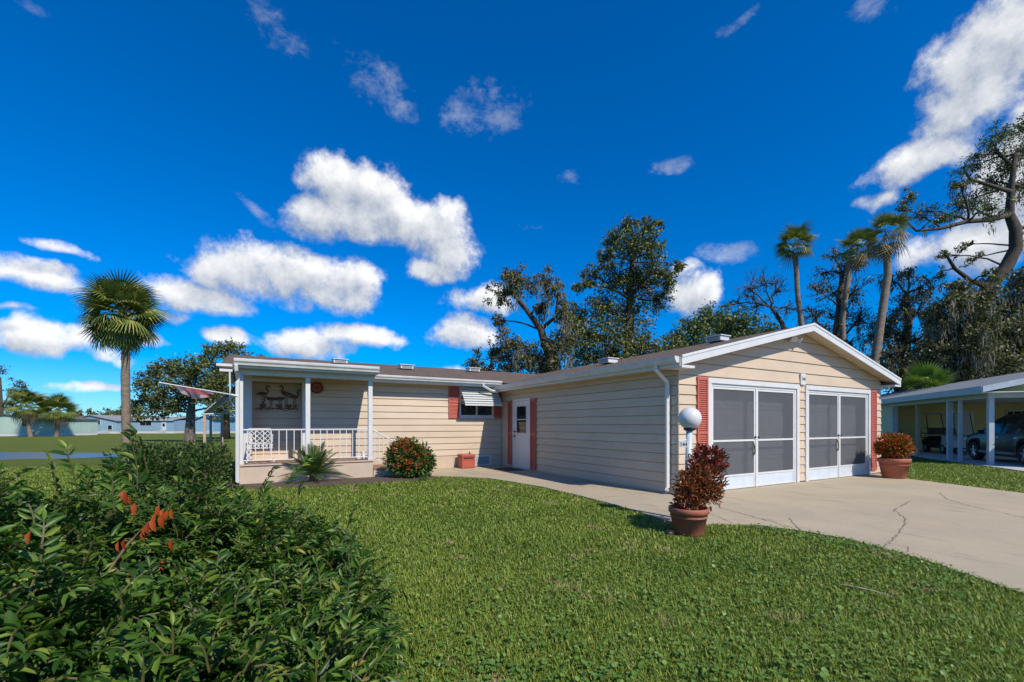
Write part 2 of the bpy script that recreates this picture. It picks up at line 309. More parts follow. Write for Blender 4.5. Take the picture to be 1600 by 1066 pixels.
# ------------------------------------------------------------------ mesh helpers
def world_of(o):
    if o is None: return Matrix.Identity(4)
    return (world_of(o.parent) @ o.matrix_parent_inverse @ o.matrix_basis) if o.parent else o.matrix_basis.copy()
def link(name, me, parent=None, keep=True):
    o = bpy.data.objects.new(name, me); COL.objects.link(o)
    if parent is not None:
        o.parent = parent
        if keep: o.matrix_parent_inverse = world_of(parent).inverted()
    return o
class MB:
    def __init__(s): s.v = []; s.f = []
    def add(s, vs, fs):
        k = len(s.v); s.v += [tuple(v) for v in vs]; s.f += [tuple(i + k for i in f) for f in fs]; return s
    def box(s, x0, x1, y0, y1, z0, z1):
        return s.add([(x, y, z) for z in (z0, z1) for x, y in ((x0, y0), (x1, y0), (x1, y1), (x0, y1))],
                     [(3, 2, 1, 0), (4, 5, 6, 7), (0, 1, 5, 4), (1, 2, 6, 5), (2, 3, 7, 6), (3, 0, 4, 7)])
    def obox(s, c, sx, sy, sz, rot=None):
        vs = [Vector((x * sx / 2, y * sy / 2, z * sz / 2)) for z in (-1, 1) for x, y in ((-1, -1), (1, -1), (1, 1), (-1, 1))]
        if rot is not None: vs = [rot @ v for v in vs]
        return s.add([v + Vector(c) for v in vs], [(3, 2, 1, 0), (4, 5, 6, 7), (0, 1, 5, 4), (1, 2, 6, 5), (2, 3, 7, 6), (3, 0, 4, 7)])
    def tube(s, pts, rad, n=6, caps=True):
        pts = [Vector(p) for p in pts]; k0 = len(s.v)
        if not hasattr(rad, '__len__'): rad = [rad] * len(pts)
        ref = Vector((.31, .17, .93))
        for i, p in enumerate(pts):
            d = (pts[min(i + 1, len(pts) - 1)] - pts[max(i - 1, 0)])
            if d.length < 1e-9: d = Vector((0, 0, 1))
            d.normalize(); r = ref if abs(d.dot(ref)) < .95 else Vector((1, 0, 0))
            u = d.cross(r).normalized(); w = d.cross(u)
            for j in range(n):
                a = 2 * math.pi * j / n; s.v.append(tuple(p + (u * math.cos(a) + w * math.sin(a)) * rad[i]))
        for i in range(len(pts) - 1):
            for j in range(n):
                a = k0 + i * n + j; b = k0 + i * n + (j + 1) % n; s.f.append((a, b, b + n, a + n))
        if caps:
            s.f.append(tuple(k0 + j for j in range(n))[::-1]); s.f.append(tuple(k0 + (len(pts) - 1) * n + j for j in range(n)))
        return s
    def lathe(s, prof, c, n=24):
        k0 = len(s.v); c = Vector(c)
        for r, z in prof:
            for j in range(n):
                a = 2 * math.pi * j / n; s.v.append((c.x + r * math.cos(a), c.y + r * math.sin(a), c.z + z))
        for i in range(len(prof) - 1):
            for j in range(n):
                a = k0 + i * n + j; b = k0 + i * n + (j + 1) % n; s.f.append((a, b, b + n, a + n))
        s.f.append(tuple(k0 + j for j in range(n))[::-1]); s.f.append(tuple(k0 + (len(prof) - 1) * n + j for j in range(n)))
        return s
    def prism(s, poly, off):
        """poly: 3-D outline; off: extrusion vector"""
        n = len(poly); off = Vector(off); a = [Vector(p) for p in poly]
        s.add(a + [p + off for p in a], [tuple(range(n))[::-1], tuple(range(n, 2 * n))] + [(i, (i + 1) % n, (i + 1) % n + n, i + n) for i in range(n)]); return s
    def sphere(s, c, rx, ry, rz, n=12, m=8):
        c = Vector(c); k0 = len(s.v)
        for i in range(m + 1):
            t = math.pi * i / m
            for j in range(n):
                a = 2 * math.pi * j / n; s.v.append((c.x + rx * math.sin(t) * math.cos(a), c.y + ry * math.sin(t) * math.sin(a), c.z + rz * math.cos(t)))
        for i in range(m):
            for j in range(n):
                a = k0 + i * n + j; b = k0 + i * n + (j + 1) % n; s.f.append((a, a + n, b + n, b))
        return s
    def xf(s, mat): s.v = [tuple(mat @ Vector(v)) for v in s.v]; return s
    def mesh(s, name, mat, smooth=False):
        me = bpy.data.meshes.new(name); me.from_pydata(s.v, [], s.f); me.update()
        if mat is not None: me.materials.append(M[mat] if isinstance(mat, str) else mat)
        if smooth:
            me.polygons.foreach_set('use_smooth', [True] * len(me.polygons))
        return me
    def build(s, name, mat, parent=None, smooth=False, bevel=0, keep=True):
        o = link(name, s.mesh(name, mat, smooth), parent, keep)
        if bevel:
            b = o.modifiers.new('bevel', 'BEVEL'); b.width = bevel; b.segments = 2; b.limit_method = 'ANGLE'
        if smooth and not bevel:
            pass
        return o
def B(*a): return MB().box(*a)
def tag(o, label=None, cat=None, group=None, kind=None):
    if label: o['label'] = label
    if cat: o['category'] = cat
    if group: o['group'] = group
    if kind: o['kind'] = kind
    return o
def thing(name, label, cat, loc=(0, 0, 0), rz=0, group=None):
    o = bpy.data.objects.new(name, None); COL.objects.link(o); o.empty_display_size = .2
    o.location = loc; o.rotation_euler = (0, 0, rz); return tag(o, label, cat, group)
def leaf_template(curl=.15, fold=.12):
    # base, mid-left, mid-centre, mid-right, tip (unit length along x, unit width along y)
    v = np.array([(0, 0, 0), (.3, .42, fold), (.3, -.42, fold), (.35, 0, 0), (.68, .36, fold - curl * .4), (.68, -.36, fold - curl * .4), (.7, 0, -curl * .45), (1, 0, -curl * 1.2)], float)
    f = [(0, 3, 1), (0, 2, 3), (1, 3, 6, 4), (3, 2, 5, 6), (4, 6, 7), (6, 5, 7)]
    return v, f
def quad_template():
    return np.array([(0, 0, 0), (.5, .5, .08), (1, 0, -.1), (.5, -.5, .08)], float), [(0, 3, 2, 1)]
def blade_template():
    return np.array([(0, .5, 0), (0, -.5, 0), (.55, .42, .0), (.55, -.42, .0), (1, 0, -.22)], float), [(0, 1, 3, 2), (2, 3, 4)]
def disc_template():
    v = [(0, 0, 0)] + [(.5 * math.cos(a), .5 * math.sin(a), .06) for a in np.linspace(0, 2 * math.pi, 8)[:-1]]
    return np.array(v, float), [(0, i, i % 7 + 1) for i in range(1, 8)]
def frames(d, n):
    d = d / np.maximum(np.linalg.norm(d, axis=1, keepdims=True), 1e-9)
    n = n - d * np.sum(n * d, axis=1, keepdims=True); ln = np.linalg.norm(n, axis=1, keepdims=True)
    bad = ln[:, 0] < 1e-6; n[bad] = np.cross(d[bad], np.array([.3, .5, .8])); n = n / np.maximum(np.linalg.norm(n, axis=1, keepdims=True), 1e-9)
    return d, np.cross(n, d), n
def scatter_mesh(name, pos, d, n, L, W, tmpl, mat, smooth=True):
    tv, tf = tmpl; N = len(pos); K = len(tv); X, Y, Z = frames(np.asarray(d, float), np.asarray(n, float).copy())
    L = np.broadcast_to(L, (N,)); W = np.broadcast_to(W, (N,))
    co = (pos[:, None, :] + X[:, None, :] * (tv[None, :, 0] * L[:, None])[..., None] + Y[:, None, :] * (tv[None, :, 1] * W[:, None])[..., None]
          + Z[:, None, :] * (tv[None, :, 2] * L[:, None])[..., None]).reshape(-1, 3)
    lens = np.array([len(f) for f in tf]); flat = np.concatenate([np.array(f) for f in tf]); base = np.arange(N) * K
    loops = (base[:, None] + flat[None, :]).reshape(-1); tot = np.tile(lens, N); start = np.concatenate([[0], np.cumsum(tot)[:-1]])
    me = bpy.data.meshes.new(name); me.vertices.add(N * K); me.vertices.foreach_set('co', co.astype(np.float32).ravel())
    me.loops.add(len(loops)); me.loops.foreach_set('vertex_index', loops.astype(np.int32))
    me.polygons.add(len(tot)); me.polygons.foreach_set('loop_start', start.astype(np.int32))
    me.polygons.foreach_set('loop_total', tot.astype(np.int32))
    me.update(calc_edges=True); me.validate()
    if smooth: me.polygons.foreach_set('use_smooth', np.ones(len(tot), bool))
    me.materials.append(M[mat]); return me
def unit(n): v = rng.normal(size=(n, 3)); return v / np.linalg.norm(v, axis=1, keepdims=True)
def inpoly(x, y, poly):
    r = np.zeros(len(x), bool); n = len(poly); j = n - 1
    for i in range(n):
        xi, yi = poly[i][0], poly[i][1]; xj, yj = poly[j][0], poly[j][1]
        r ^= ((yi > y) != (yj > y)) & (x < (xj - xi) * (y - yi) / (yj - yi + 1e-12) + xi); j = i
    return r
def text_mesh(body, size, depth=.002):
    c = bpy.data.curves.new('numerals', 'FONT'); c.body = body; c.size = size; c.extrude = depth; c.align_x = 'CENTER'; c.align_y = 'CENTER'
    o = bpy.data.objects.new('numerals', c); COL.objects.link(o); bpy.context.view_layer.update()
    me = bpy.data.meshes.new_from_object(o.evaluated_get(bpy.context.evaluated_depsgraph_get()))
    bpy.data.objects.remove(o); bpy.data.curves.remove(c); me.materials.clear(); me.materials.append(M['black_text']); return me

# ------------------------------------------------------------------ terrain
PC = (-36.0, 24.6); PR = (15.2, 4.6)
def terrain(x, y):
    x = np.asarray(x, float); y = np.asarray(y, float); a = CY * x - SY * y; b = SY * x + CY * y
    base = np.interp(b, [-50, 11, 18, 45, 78, 100, 4000], [0, 0, -.25, -.55, -.7, -.6, -.6])
    w = np.clip((-a - 1) / 6, 0, 1); w = w * w * (3 - 2 * w); z = base * w
    r = np.sqrt(((a - PC[0]) / PR[0]) ** 2 + ((b - PC[1]) / PR[1]) ** 2)
    k = np.clip((1.12 - r) / .22, 0, 1); k = k * k * (3 - 2 * k)
    z = z * (1 - k) + (-.75) * k
    return z + .012 * np.sin(x * 1.7 + 1) * np.sin(y * 1.3) * np.clip((np.hypot(a, b) - 14) / 10, 0, 1)
def build_ground():
    rad = np.concatenate([np.arange(.6, 60, .7), np.geomspace(60, 6000, 34)]); na = 256
    vs = [(0, 0, 0)]; fs = []
    for r in rad:
        for j in range(na):
            t = 2 * math.pi * j / na; vs.append((r * math.cos(t), r * math.sin(t), 0))
    v = np.array(vs); v[:, 2] = terrain(v[:, 0], v[:, 1])
    for j in range(na): fs.append((0, 1 + j, 1 + (j + 1) % na))
    for i in range(len(rad) - 1):
        for j in range(na):
            a = 1 + i * na + j; b = 1 + i * na + (j + 1) % na; fs.append((a, a + na, b + na, b))
    me = bpy.data.meshes.new('lawn_ground'); me.from_pydata(v.tolist(), [], fs); me.polygons.foreach_set('use_smooth', [True] * len(fs)); me.materials.append(M['ground'])
    tag(link('lawn_ground', me), kind='structure')
    n = 48; ring = [AB(PC[0] + PR[0] * 1.05 * math.cos(2 * math.pi * i / n), PC[1] + PR[1] * 1.05 * math.sin(2 * math.pi * i / n), -.45) for i in range(n)]
    m = MB(); m.add(ring, [tuple(range(n))[::-1]]); o = m.build('pond_water', 'water')
    if o.data.polygons[0].normal.z < 0: o.data.flip_normals()
    tag(o, kind='structure')
build_ground()
# concrete: walkway + driveway
EDGE = [(3.75, 11.25), (4.3, 10.75), (4.85, 10.1), (5.05, 9.2), (5.2, 8.0), (5.18, 6.9), (5.12, 5.9), (5.03, 5.1), (4.90, 4.5), (4.85, 4.0)]
DRIVE_L = [(5.1, 3.86), (5.72, 3.66), (5.92, 3.1), (5.95, 2.6), (5.68, 1.85), (5.27, 1.15), (4.9, -1), (4.6, -14)]
DRIVE_R = [(11.6, -14), (12.4, 1.2), (12.92, 2.77), (13.8, 4.8), (14.3, 5.6), (14.9, 5.9)]
WALK = EDGE + [(5.3, 3.95), (6.86, 5.9), (6.86, 12.98), (3.75, 12.98)]
DRIVE = DRIVE_L + DRIVE_R + [(14.9, 6.3), (6.86, 6.3), (6.86, 5.75), (5.3, 3.95)]
DRIVE = [(5.3, 3.95)] + DRIVE_L[1:] + DRIVE_R + [(14.9, 6.3), (6.86, 6.3)]
MULCH = [(-.9, 10.9), (.4, 10.75), (1.6, 10.55), (2.6, 10.5), (3.4, 10.55), (3.9, 10.8), (3.75, 11.25), (3.75, 12.98), (-.9, 12.98)]
def sheet(name, poly, z, mat, kind='structure', thick=.06):
    m = MB(); m.prism([(x, y, z - thick) for x, y in poly], (0, 0, thick)); o = m.build(name, mat)
    import bmesh
    bm = bmesh.new(); bm.from_mesh(o.data); bmesh.ops.recalc_face_normals(bm, faces=bm.faces); bm.to_mesh(o.data); bm.free()
    if kind: tag(o, kind=kind)
    return o
walk = sheet('walkway', WALK, .022, 'concrete'); drive = sheet('driveway', DRIVE, .018, 'concrete')
sheet('planting_bed', MULCH, .014, 'mulch')
def crack(pts, w, parent, z=.022, mat='crack', name='crack'):
    pts = [Vector((p[0], p[1])) for p in pts]; fine = []
    for i in range(len(pts) - 1):
        n = max(2, int((pts[i + 1] - pts[i]).length / .05))
        for k in range(n):
            p = pts[i].lerp(pts[i + 1], k / n); fine.append(p + Vector((random.uniform(-.018, .018), random.uniform(-.018, .018))))
    fine.append(pts[-1]); m = MB(); vs = []
    for i, p in enumerate(fine):
        d = (fine[min(i + 1, len(fine) - 1)] - fine[max(i - 1, 0)]).normalized(); nrm = Vector((-d.y, d.x)); ww = w * random.uniform(.3, 1.1)
        vs += [(*(p + nrm * ww), z), (*(p - nrm * ww), z)]
    m.add(vs, [(2 * i, 2 * i + 1, 2 * i + 3, 2 * i + 2) for i in range(len(fine) - 1)]); o = m.build(name, mat, parent)
    if o.data.polygons[0].normal.z < 0: o.data.flip_normals()
    return o
def gl(pts): return [G(*p) for p in pts]
crack(gl([(1423, 784), (1397, 799), (1416, 813), (1411, 826), (1397, 843), (1385, 855)]), .0065, drive)
crack(gl([(1467, 771), (1480, 782), (1512, 792), (1566, 803), (1583, 808), (1640, 818)]), .007, drive)
crack(gl([(1233, 812), (1238, 820), (1250, 829)]), .006, drive)
crack(gl([(1400, 855), (1420, 858), (1416, 866)]), .004, drive)
crack([(5.9, 4.52), (5.55, 3.85)], .006, walk, .026)
for pts in ([(5.13, 6.3), (6.8, 6.3)], [(5.2, 8.5), (6.8, 8.5)], [(4.95, 10.5), (6.8, 10.5)], [(5.15, 10.5), (5.15, 12.9)]):
    crack([p for p in pts], .005, walk, .026, name='expansion_joint')
crack(gl([(1120, 794), (1235, 826)]), .007, drive, name='expansion_joint')
crack([(10.9, 5.7), (10.5, 3.0), (9.4, -3)], .005, drive, name='expansion_joint')

# ------------------------------------------------------------------ the house
house = thing('house', 'beige lap sided single storey house with white trim, coral shutters and twin garage doors', 'house', (6.8, 5.82, 0))
GX0, GX1, GY0, FY = 6.80, 14.75, 5.82, 12.96
EX0, EX1, RY0, PKX, EZ, PKZ = 6.48, 15.07, 5.50, 10.775, 2.58, 3.617
SL = (PKZ - EZ) / (PKX - EX0)
def roofz(x): return PKZ - SL * abs(x - PKX)
# garage bays on the front wall
BAYS = [(7.585, 10.76), (11.02, 14.13)]; BAYH = 2.27
m = MB(); H0 = 2.40
m.box(GX0 + .012, BAYS[0][0] + .02, GY0 + .012, GY0 + .25, -.3, H0); m.box(BAYS[0][1] - .02, BAYS[1][0] + .02, GY0 + .012, GY0 + .25, -.3, H0)
m.box(BAYS[1][1] - .02, GX1 - .012, GY0 + .012, GY0 + .25, -.3, H0)
for b0, b1 in BAYS: m.box(b0 + .021, b1 - .021, GY0 + .012, GY0 + .25, BAYH - .04, H0)
m.prism([(GX0 + .012, GY0 + .013, H0), (GX1 - .012, GY0 + .013, H0), (GX1 - .012, GY0 + .013, roofz(GX1) - .11), (PKX, GY0 + .013, PKZ - .11), (GX0 + .012, GY0 + .013, roofz(GX0) - .11)], (0, .2, 0))
front_wall = m.build('front_wall', 'siding', house)
side_wall = B(GX0 + .012, GX0 + .2, GY0 + .26, FY + .5, -.3, roofz(GX0) - .11).build('side_wall', 'siding', house)
B(GX1 - .2, GX1 - .012, GY0 + .26, FY + .5, -.3, roofz(GX1) - .11).build('side_wall', 'siding', house)
REC = (-.27, .87, .38, 2.45, 13.42)          # porch recess x0 x1 z0 z1 back
WIN = (5.30, 6.48, 1.60, 2.52)
m = MB(); Y0 = FY + .012; HT = 2.70
m.box(-.6, REC[0], Y0, Y0 + .3, -.6, HT); m.box(REC[1], WIN[0], Y0, Y0 + .3, -.6, HT); m.box(WIN[1], 12.9, Y0, Y0 + .3, -.6, HT)
m.box(REC[0], REC[1], Y0, Y0 + .3, REC[3], HT); m.box(REC[0], REC[1], Y0, Y0 + .6, -.6, REC[2])
m.box(WIN[0], WIN[1], Y0, Y0 + .3, -.6, WIN[2]); m.box(WIN[0], WIN[1], Y0, Y0 + .3, WIN[3], HT)
m.box(REC[0] - .1, REC[1] + .1, REC[4] + .012, REC[4] + .2, .3, 2.6)
m.box(REC[0] - .1, REC[0] - .0, Y0 + .3, REC[4] + .012, .3, 2.6); m.box(REC[1], REC[1] + .1, Y0 + .3, REC[4] + .012, .3, 2.6); m.box(REC[0], REC[1], Y0 + .3, REC[4] + .012, 2.46, 2.6)
m.box(-.6, -.4, Y0 + .3, 19.6, -.6, HT); m.box(-.4, 12.9, 19.4, 19.6, -.6, HT); m.box(12.7, 12.9, Y0 + .3, 19.4, -.6, HT)
m.prism([(-.6, 12.98, HT), (-.6, 19.6, HT), (-.6, 16.3, 3.42)], (.15, 0, 0))
facade = m.build('facade_wall', 'siding', house)
def boards(parent, axis, plane, a0, a1, z0, z1, exp, holes=(), roof=None, name='siding_board', mat='siding', sgn=-1, bow=None):
    """lap siding: each board a wedge, thick at its lower edge"""
    rows = max(1, round((z1 - z0) / exp)); exp = (z1 - z0) / rows
    for i in range(rows):
        za = z0 + i * exp; zb = za + exp - .011
        segs = [(a0, a1)]
        for (h0, h1, hz0, hz1) in holes:
            if min(zb, hz1) - max(za, hz0) > .5 * exp:
                ns = []
                for s0, s1 in segs:
                    if h1 <= s0 or h0 >= s1: ns.append((s0, s1)); continue
                    if h0 - s0 > .02: ns.append((s0, h0))
                    if s1 - h1 > .02: ns.append((h1, s1))
                segs = ns
        for s0, s1 in segs:
            lo0, lo1, hi0, hi1 = s0, s1, s0, s1
            if roof:
                def ext(z, s0=s0, s1=s1):
                    w = (PKZ - .10 - z) / SL; return max(s0, PKX - w), min(s1, PKX + w)
                lo0, lo1 = ext(za); hi0, hi1 = ext(zb)
                if lo1 - lo0 < .05: continue
                if hi1 < hi0: hi0 = hi1 = PKX
            tb, tt = sgn * .030, sgn * .010; e = .0
            if axis == 'y': pt = lambda a, d, z: (a, plane + d, z)
            else: pt = lambda a, d, z: (plane + d, a, z)
            vs = [pt(lo0, tb, za), pt(lo1, tb, za), pt(hi1, tt, zb), pt(hi0, tt, zb), pt(lo0, -sgn * .011, za), pt(lo1, -sgn * .011, za), pt(hi1, -sgn * .011, zb), pt(hi0, -sgn * .011, zb)]
            fs = [(0, 1, 2, 3), (5, 4, 7, 6), (1, 0, 4, 5), (3, 2, 6, 7), (0, 3, 7, 4), (2, 1, 5, 6)]
            if axis == 'x': fs = [f[::-1] for f in fs]
            if sgn > 0: fs = [f[::-1] for f in fs]
            MB().add(vs, fs).build(name, mat, parent)
SDOOR = (11.10, 12.15, -.1, 2.13)
bh = [(b0 + .03, b1 - .03, -.5, BAYH - .04) for b0, b1 in BAYS]
boards(front_wall, 'y', GY0, GX0 - .02, GX1 + .02, .05, 2.30, .187, bh)
boards(front_wall, 'y', GY0, GX0 - .02, GX1 + .02, 2.30, PKZ - .10, .235, roof=True)
boards(side_wall, 'x', GX0, GY0 - .02, FY - .03, .05, 2.47, .187, [(SDOOR[0] + .04, SDOOR[1] - .04, -.5, SDOOR[3] - .04)])
boards(facade, 'y', FY, -.62, GX0 - .03, .40, 2.66, .190, [(REC[0], REC[1], -.1, REC[3]), (WIN[0] + .02, WIN[1] - .02, WIN[2], WIN[3])])
boards(facade, 'y', REC[4], REC[0], REC[1], .40, 2.45, .190)
B(-.62, GX0 - .03, FY - .012, FY + .01, -.4, .395).build('skirting', 'skirt', house)
B(GX0 - .021, GX0 + .008, GY0 - .021, FY - .05, -.2, .047).build('skirting', 'skirt', house)
# roof
def slab(poly, th): return MB().prism([Vector(p) for p in poly], (0, 0, th))
BK = 17.2
r1 = slab([(EX0, RY0, EZ - .07), (PKX, RY0, PKZ - .07), (PKX, BK, PKZ - .07), (EX0, BK, EZ - .07)], .07).build('roof', 'shingle_x', house)
r2 = slab([(PKX, RY0, PKZ - .07), (EX1, RY0, EZ - .07), (EX1, BK, EZ - .07), (PKX, BK, PKZ - .07)], .07).build('roof', 'shingle_x', house)
MRY0, MRYR, MRZ0, MRZR, MX0, MX1 = 12.55, 16.3, 2.74, 3.52, -.95, 13.1
r3 = slab([(MX0, MRY0, MRZ0 - .07), (MX1, MRY0, MRZ0 - .07), (MX1, MRYR, MRZR - .07), (MX0, MRYR, MRZR - .07)], .07).build('roof', 'shingle_y', house)
slab([(MX0, MRYR, MRZR - .07), (MX1, MRYR, MRZR - .07), (MX1, 20.0, MRZ0 - .07), (MX0, 20.0, MRZ0 - .07)], .07).build('roof', 'shingle_y', house)
# rake boards, soffits, fascia
for s, ex in ((-1, EX0), (1, EX1)):
    a = (ex - s * .0, EZ); m = MB()
    m.prism([(ex, RY0 - .03, EZ - .005), (PKX, RY0 - .03, PKZ - .005), (PKX, RY0 - .03, PKZ - .165), (ex, RY0 - .03, EZ - .165)], (0, .028, 0)); m.build('rake_board', 'white', house)
    m = MB(); m.prism([(ex, RY0 - .042, EZ + .012), (PKX, RY0 - .042, PKZ + .012), (PKX, RY0 - .042, PKZ - .035), (ex, RY0 - .042, EZ - .035)], (0, .0105, 0)); m.build('rake_moulding', 'white2', house)
    m = MB(); m.prism([(ex + .0, RY0, EZ - .075), (PKX, RY0, PKZ - .075), (PKX, RY0, PKZ - .105), (ex, RY0, EZ - .105)], (0, GY0 - RY0 - .03, 0)); m.build('soffit', 'soffit', house)
    m = MB(); x0, x1 = sorted((ex, GX0 - .03 if s < 0 else GX1 + .03)); m.box(x0, x1, GY0 - .02, FY, EZ - .19, EZ - .165); m.build('soffit', 'soffit', house)
    x0, x1 = sorted((ex, ex + s * .02)); B(x0, x1, RY0, FY - .1, EZ - .19, EZ - .02).build('fascia', 'white', house)
    m = MB(); m.prism([(ex, RY0 - .028, EZ - .165), (ex - s * .34, RY0 - .028, EZ - .165), (ex - s * .34, RY0 - .028, EZ - .21), (ex, RY0 - .028, EZ - .21)], (0, .34, 0)); m.build('eave_return', 'white', house)
def gutter(p0, p1, out, name='gutter', h=.115, w=.11, mat='gutter'):
    """K-profile gutter from p0 to p1; out = outward direction"""
    p0, p1, out = Vector(p0), Vector(p1), Vector(out); up = Vector((0, 0, 1)); t = .004
    prof = [(0, h), (0, 0), (w * .62, 0), (w * .72, h * .3), (w * .95, h * .55), (w, h * .8), (w, h), (w - .012, h), (w - .012, h * .82), (w * .9, h * .6), (w * .66, h * .34), (w * .58, t), (t, t), (t, h)]
    m = MB(); m.prism([p0 + out * a + up * b for a, b in prof], p1 - p0); o = m.build(name, mat, house)
    import bmesh
    bm = bmesh.new(); bm.from_mesh(o.data); bmesh.ops.recalc_face_normals(bm, faces=bm.faces); bm.to_mesh(o.data); bm.free()
    for e in (p0, p1):
        d = (p1 - p0).normalized() * .003
        MB().prism([e + out * a + up * b - d for a, b in [(0, h), (0, 0), (w * .62, 0), (w * .72, h * .3), (w * .95, h * .55), (w, h * .8), (w, h)]], d * 2).build('gutter_end_cap', mat, o)
    return o
gutter((EX0 - .021, RY0 + .02, EZ - .125), (EX0 - .021, 12.85, EZ - .125), (-1, 0, 0))
gutter((EX1 + .021, RY0 + .02, EZ - .125), (EX1 + .021, 12.85, EZ - .125), (1, 0, 0))
B(2.62, 6.42, MRY0 - .0, MRY0 + .02, MRZ0 - .2, MRZ0 - .02).build('fascia', 'white', house)
gutter((2.62, MRY0 - .002, MRZ0 - .135), (6.55, MRY0 - .002, MRZ0 - .135), (0, -1, 0))
B(2.62, 6.6, MRY0 + .021, FY + .01, MRZ0 - .2, MRZ0 - .18).build('soffit', 'white', house)
def downspout(pts, parent=house, w=.075, name='downspout'):
    m = MB(); m.tube(pts, w / 2 * 1.25, 4); o = m.build(name, 'white2', parent, bevel=.008); return o
ds = downspout([(EX0 - .07, 6.02, EZ - .10), (EX0 - .07, 6.02, EZ - .20), (GX0 - .08, 6.02, EZ - .42), (GX0 - .075, 6.02, EZ - .50), (GX0 - .075, 6.02, .16), (GX0 - .13, 5.98, .09)])
downspout([(5.02 + .9, MRY0 - .05, MRZ0 - .13), (5.92, MRY0 - .05, MRZ0 - .2), (6.2, MRY0 - .04, MRZ0 - .33), (6.42, MRY0 - .03, MRZ0 - .36)])
downspout([(EX1 + .06, 6.0, EZ - .1), (EX1 + .06, 6.0, EZ - .2), (GX1 + .07, 6.0, EZ - .45), (GX1 + .07, 6.0, .1)])
m = MB(); m.tube([(6.30, 5.02, .075), (5.75, 4.63, .055), (5.42, 4.55, .05)], .042, 6); tag(m.build('downspout_extension', 'white2', None, bevel=.006), 'white drain pipe lying on the concrete below the corner downspout', 'drain pipe')
# roof vents
nl = Vector((-SL, 0, 1)).normalized(); pl = (EX0, RY0, EZ)
def vent(base, ax):
    v = MB(); x, y, z = base
    sx, sy = (.34, .42) if ax == 'x' else (.42, .34)
    o = v.obox((x, y, z + .07), sx, sy, .12).build('roof_vent', 'white2', house, bevel=.01)
    MB().obox((x, y, z + .138), sx + .06, sy + .06, .02).build('vent_cap', 'white2', o)
    for k in range(3):
        (MB().obox((x - sx / 2 - .004, y, z + .04 + k * .032), .006, sy * .8, .012) if ax == 'x' else MB().obox((x, y - sy / 2 - .004, z + .04 + k * .032), sx * .8, .006, .012)).build('louvre', 'dark', o)
vent(hitplane(1121, 535, pl, nl), 'x'); vent(hitplane(950, 569, pl, nl), 'x')
nm = Vector((0, -(MRZR - MRZ0) / (MRYR - MRY0), 1)).normalized(); pm_ = (0, MRY0, MRZ0)
for px, py in ((634, 577.5), (739, 581.5), (531, 569)): 
    h = hitplane(px, py, pm_, nm)
    if h.y > 16.1: h = P(px, py, 1); h = ray(px, py); k = 16.1 / h.y; h = Vector((h.x * k, 16.1, MRZ0 + (16.1 - MRY0) * (MRZR - MRZ0) / (MRYR - MRY0)))
    vent(h, 'y')
# garage bays
def bay(x0, x1, top):
    y = GY0; fr = thing_part('bay_trim', house)
    t = .105
    m = MB(); m.box(x0, x0 + t, y - .05, y + .03, 0.02, top - t); m.box(x1 - t, x1, y - .05, y + .03, 0.02, top - t); m.box(x0, x1, y - .052, y + .03, top - t, top); tr = m.build('bay_trim', 'white', house, bevel=.006)
    m = MB(); m.box(x0 + t, x0 + t + .05, y - .02, y + .05, .02, top - t - .055); m.box(x1 - t - .05, x1 - t, y - .02, y + .05, .02, top - t - .055); m.box(x0 + t, x1 - t, y - .021, y + .05, top - t - .055, top - t - .001); m.build('inner_frame', 'white2', tr, bevel=.004)
    xa, xb = x0 + t + .05, x1 - t - .05; xm = (xa + xb) / 2; zt = top - t - .06
    B(xm - .03, xm + .03, y - .028, y + .012, .025, zt).build('mullion', 'white2', tr, bevel=.004)
    for a, b in ((xa + .001, xm - .031), (xm + .031, xb - .001)):
        d = MB(); s = .042
        d.box(a, a + s, y - .012, y + .012, .03, zt); d.box(b - s, b, y - .012, y + .012, .03, zt); d.box(a + s, b - s, y - .012, y + .012, zt - s, zt)
        d.box(a + s, b - s, y - .014, y + .012, 1.00, 1.04); d.box(a + s, b - s, y - .012, y + .012, .03, .07); d.box(a + s, b - s, y - .013, y + .012, .285, .325)
        sd = d.build('screen_door', 'white2', house, bevel=.003)
        B(a + s, b - s, y - .003, y + .003, .071, .284).build('kick_plate', 'blue_white', sd)
        for z0, z1 in ((.326, .999), (1.041, zt - s - .001)):
            MB().add([(a + s, y + .002, z0), (b - s, y + .002, z0), (b - s, y + .002, z1), (a + s, y + .002, z1)], [(0, 1, 2, 3)]).build('screen', 'screen', sd)
        hx = b - .02 if a < xm - .5 else a + .02
        MB().box(hx - .012, hx + .012, y - .045, y - .0125, 1.06, 1.10).build('latch', 'dark', sd)
    MB().tube([(xm - .10, y - .02, .98), (xm - .115, y - .05, .90), (xm - .09, y - .045, .78), (xm - .11, y - .03, .70)], .012, 6).build('pull_strap', 'dark', tr)
    g = B(x0 + .021, x1 - .021, y + .232, y + .30, .02, BAYH - .05).build('garage_door', 'gdoor', house)
    rows = 4; zh = (BAYH - .08) / rows
    for i in range(rows):
        n = 4; w = (x1 - x0 - .1) / n
        sec = B(x0 + .03, x1 - .03, y + .212, y + .231, .03 + i * zh + .006, .03 + (i + 1) * zh - .006).build('door_section', 'gdoor', g, bevel=.004)
        for j in range(n):
            MB().obox((x0 + .05 + (j + .5) * w, y + .206, .03 + (i + .5) * zh), w - .16, .014, zh - .17).build('raised_panel', 'gdoor', g, bevel=.005)
def thing_part(*a): return None
for b0, b1 in BAYS: bay(b0, b1, BAYH)
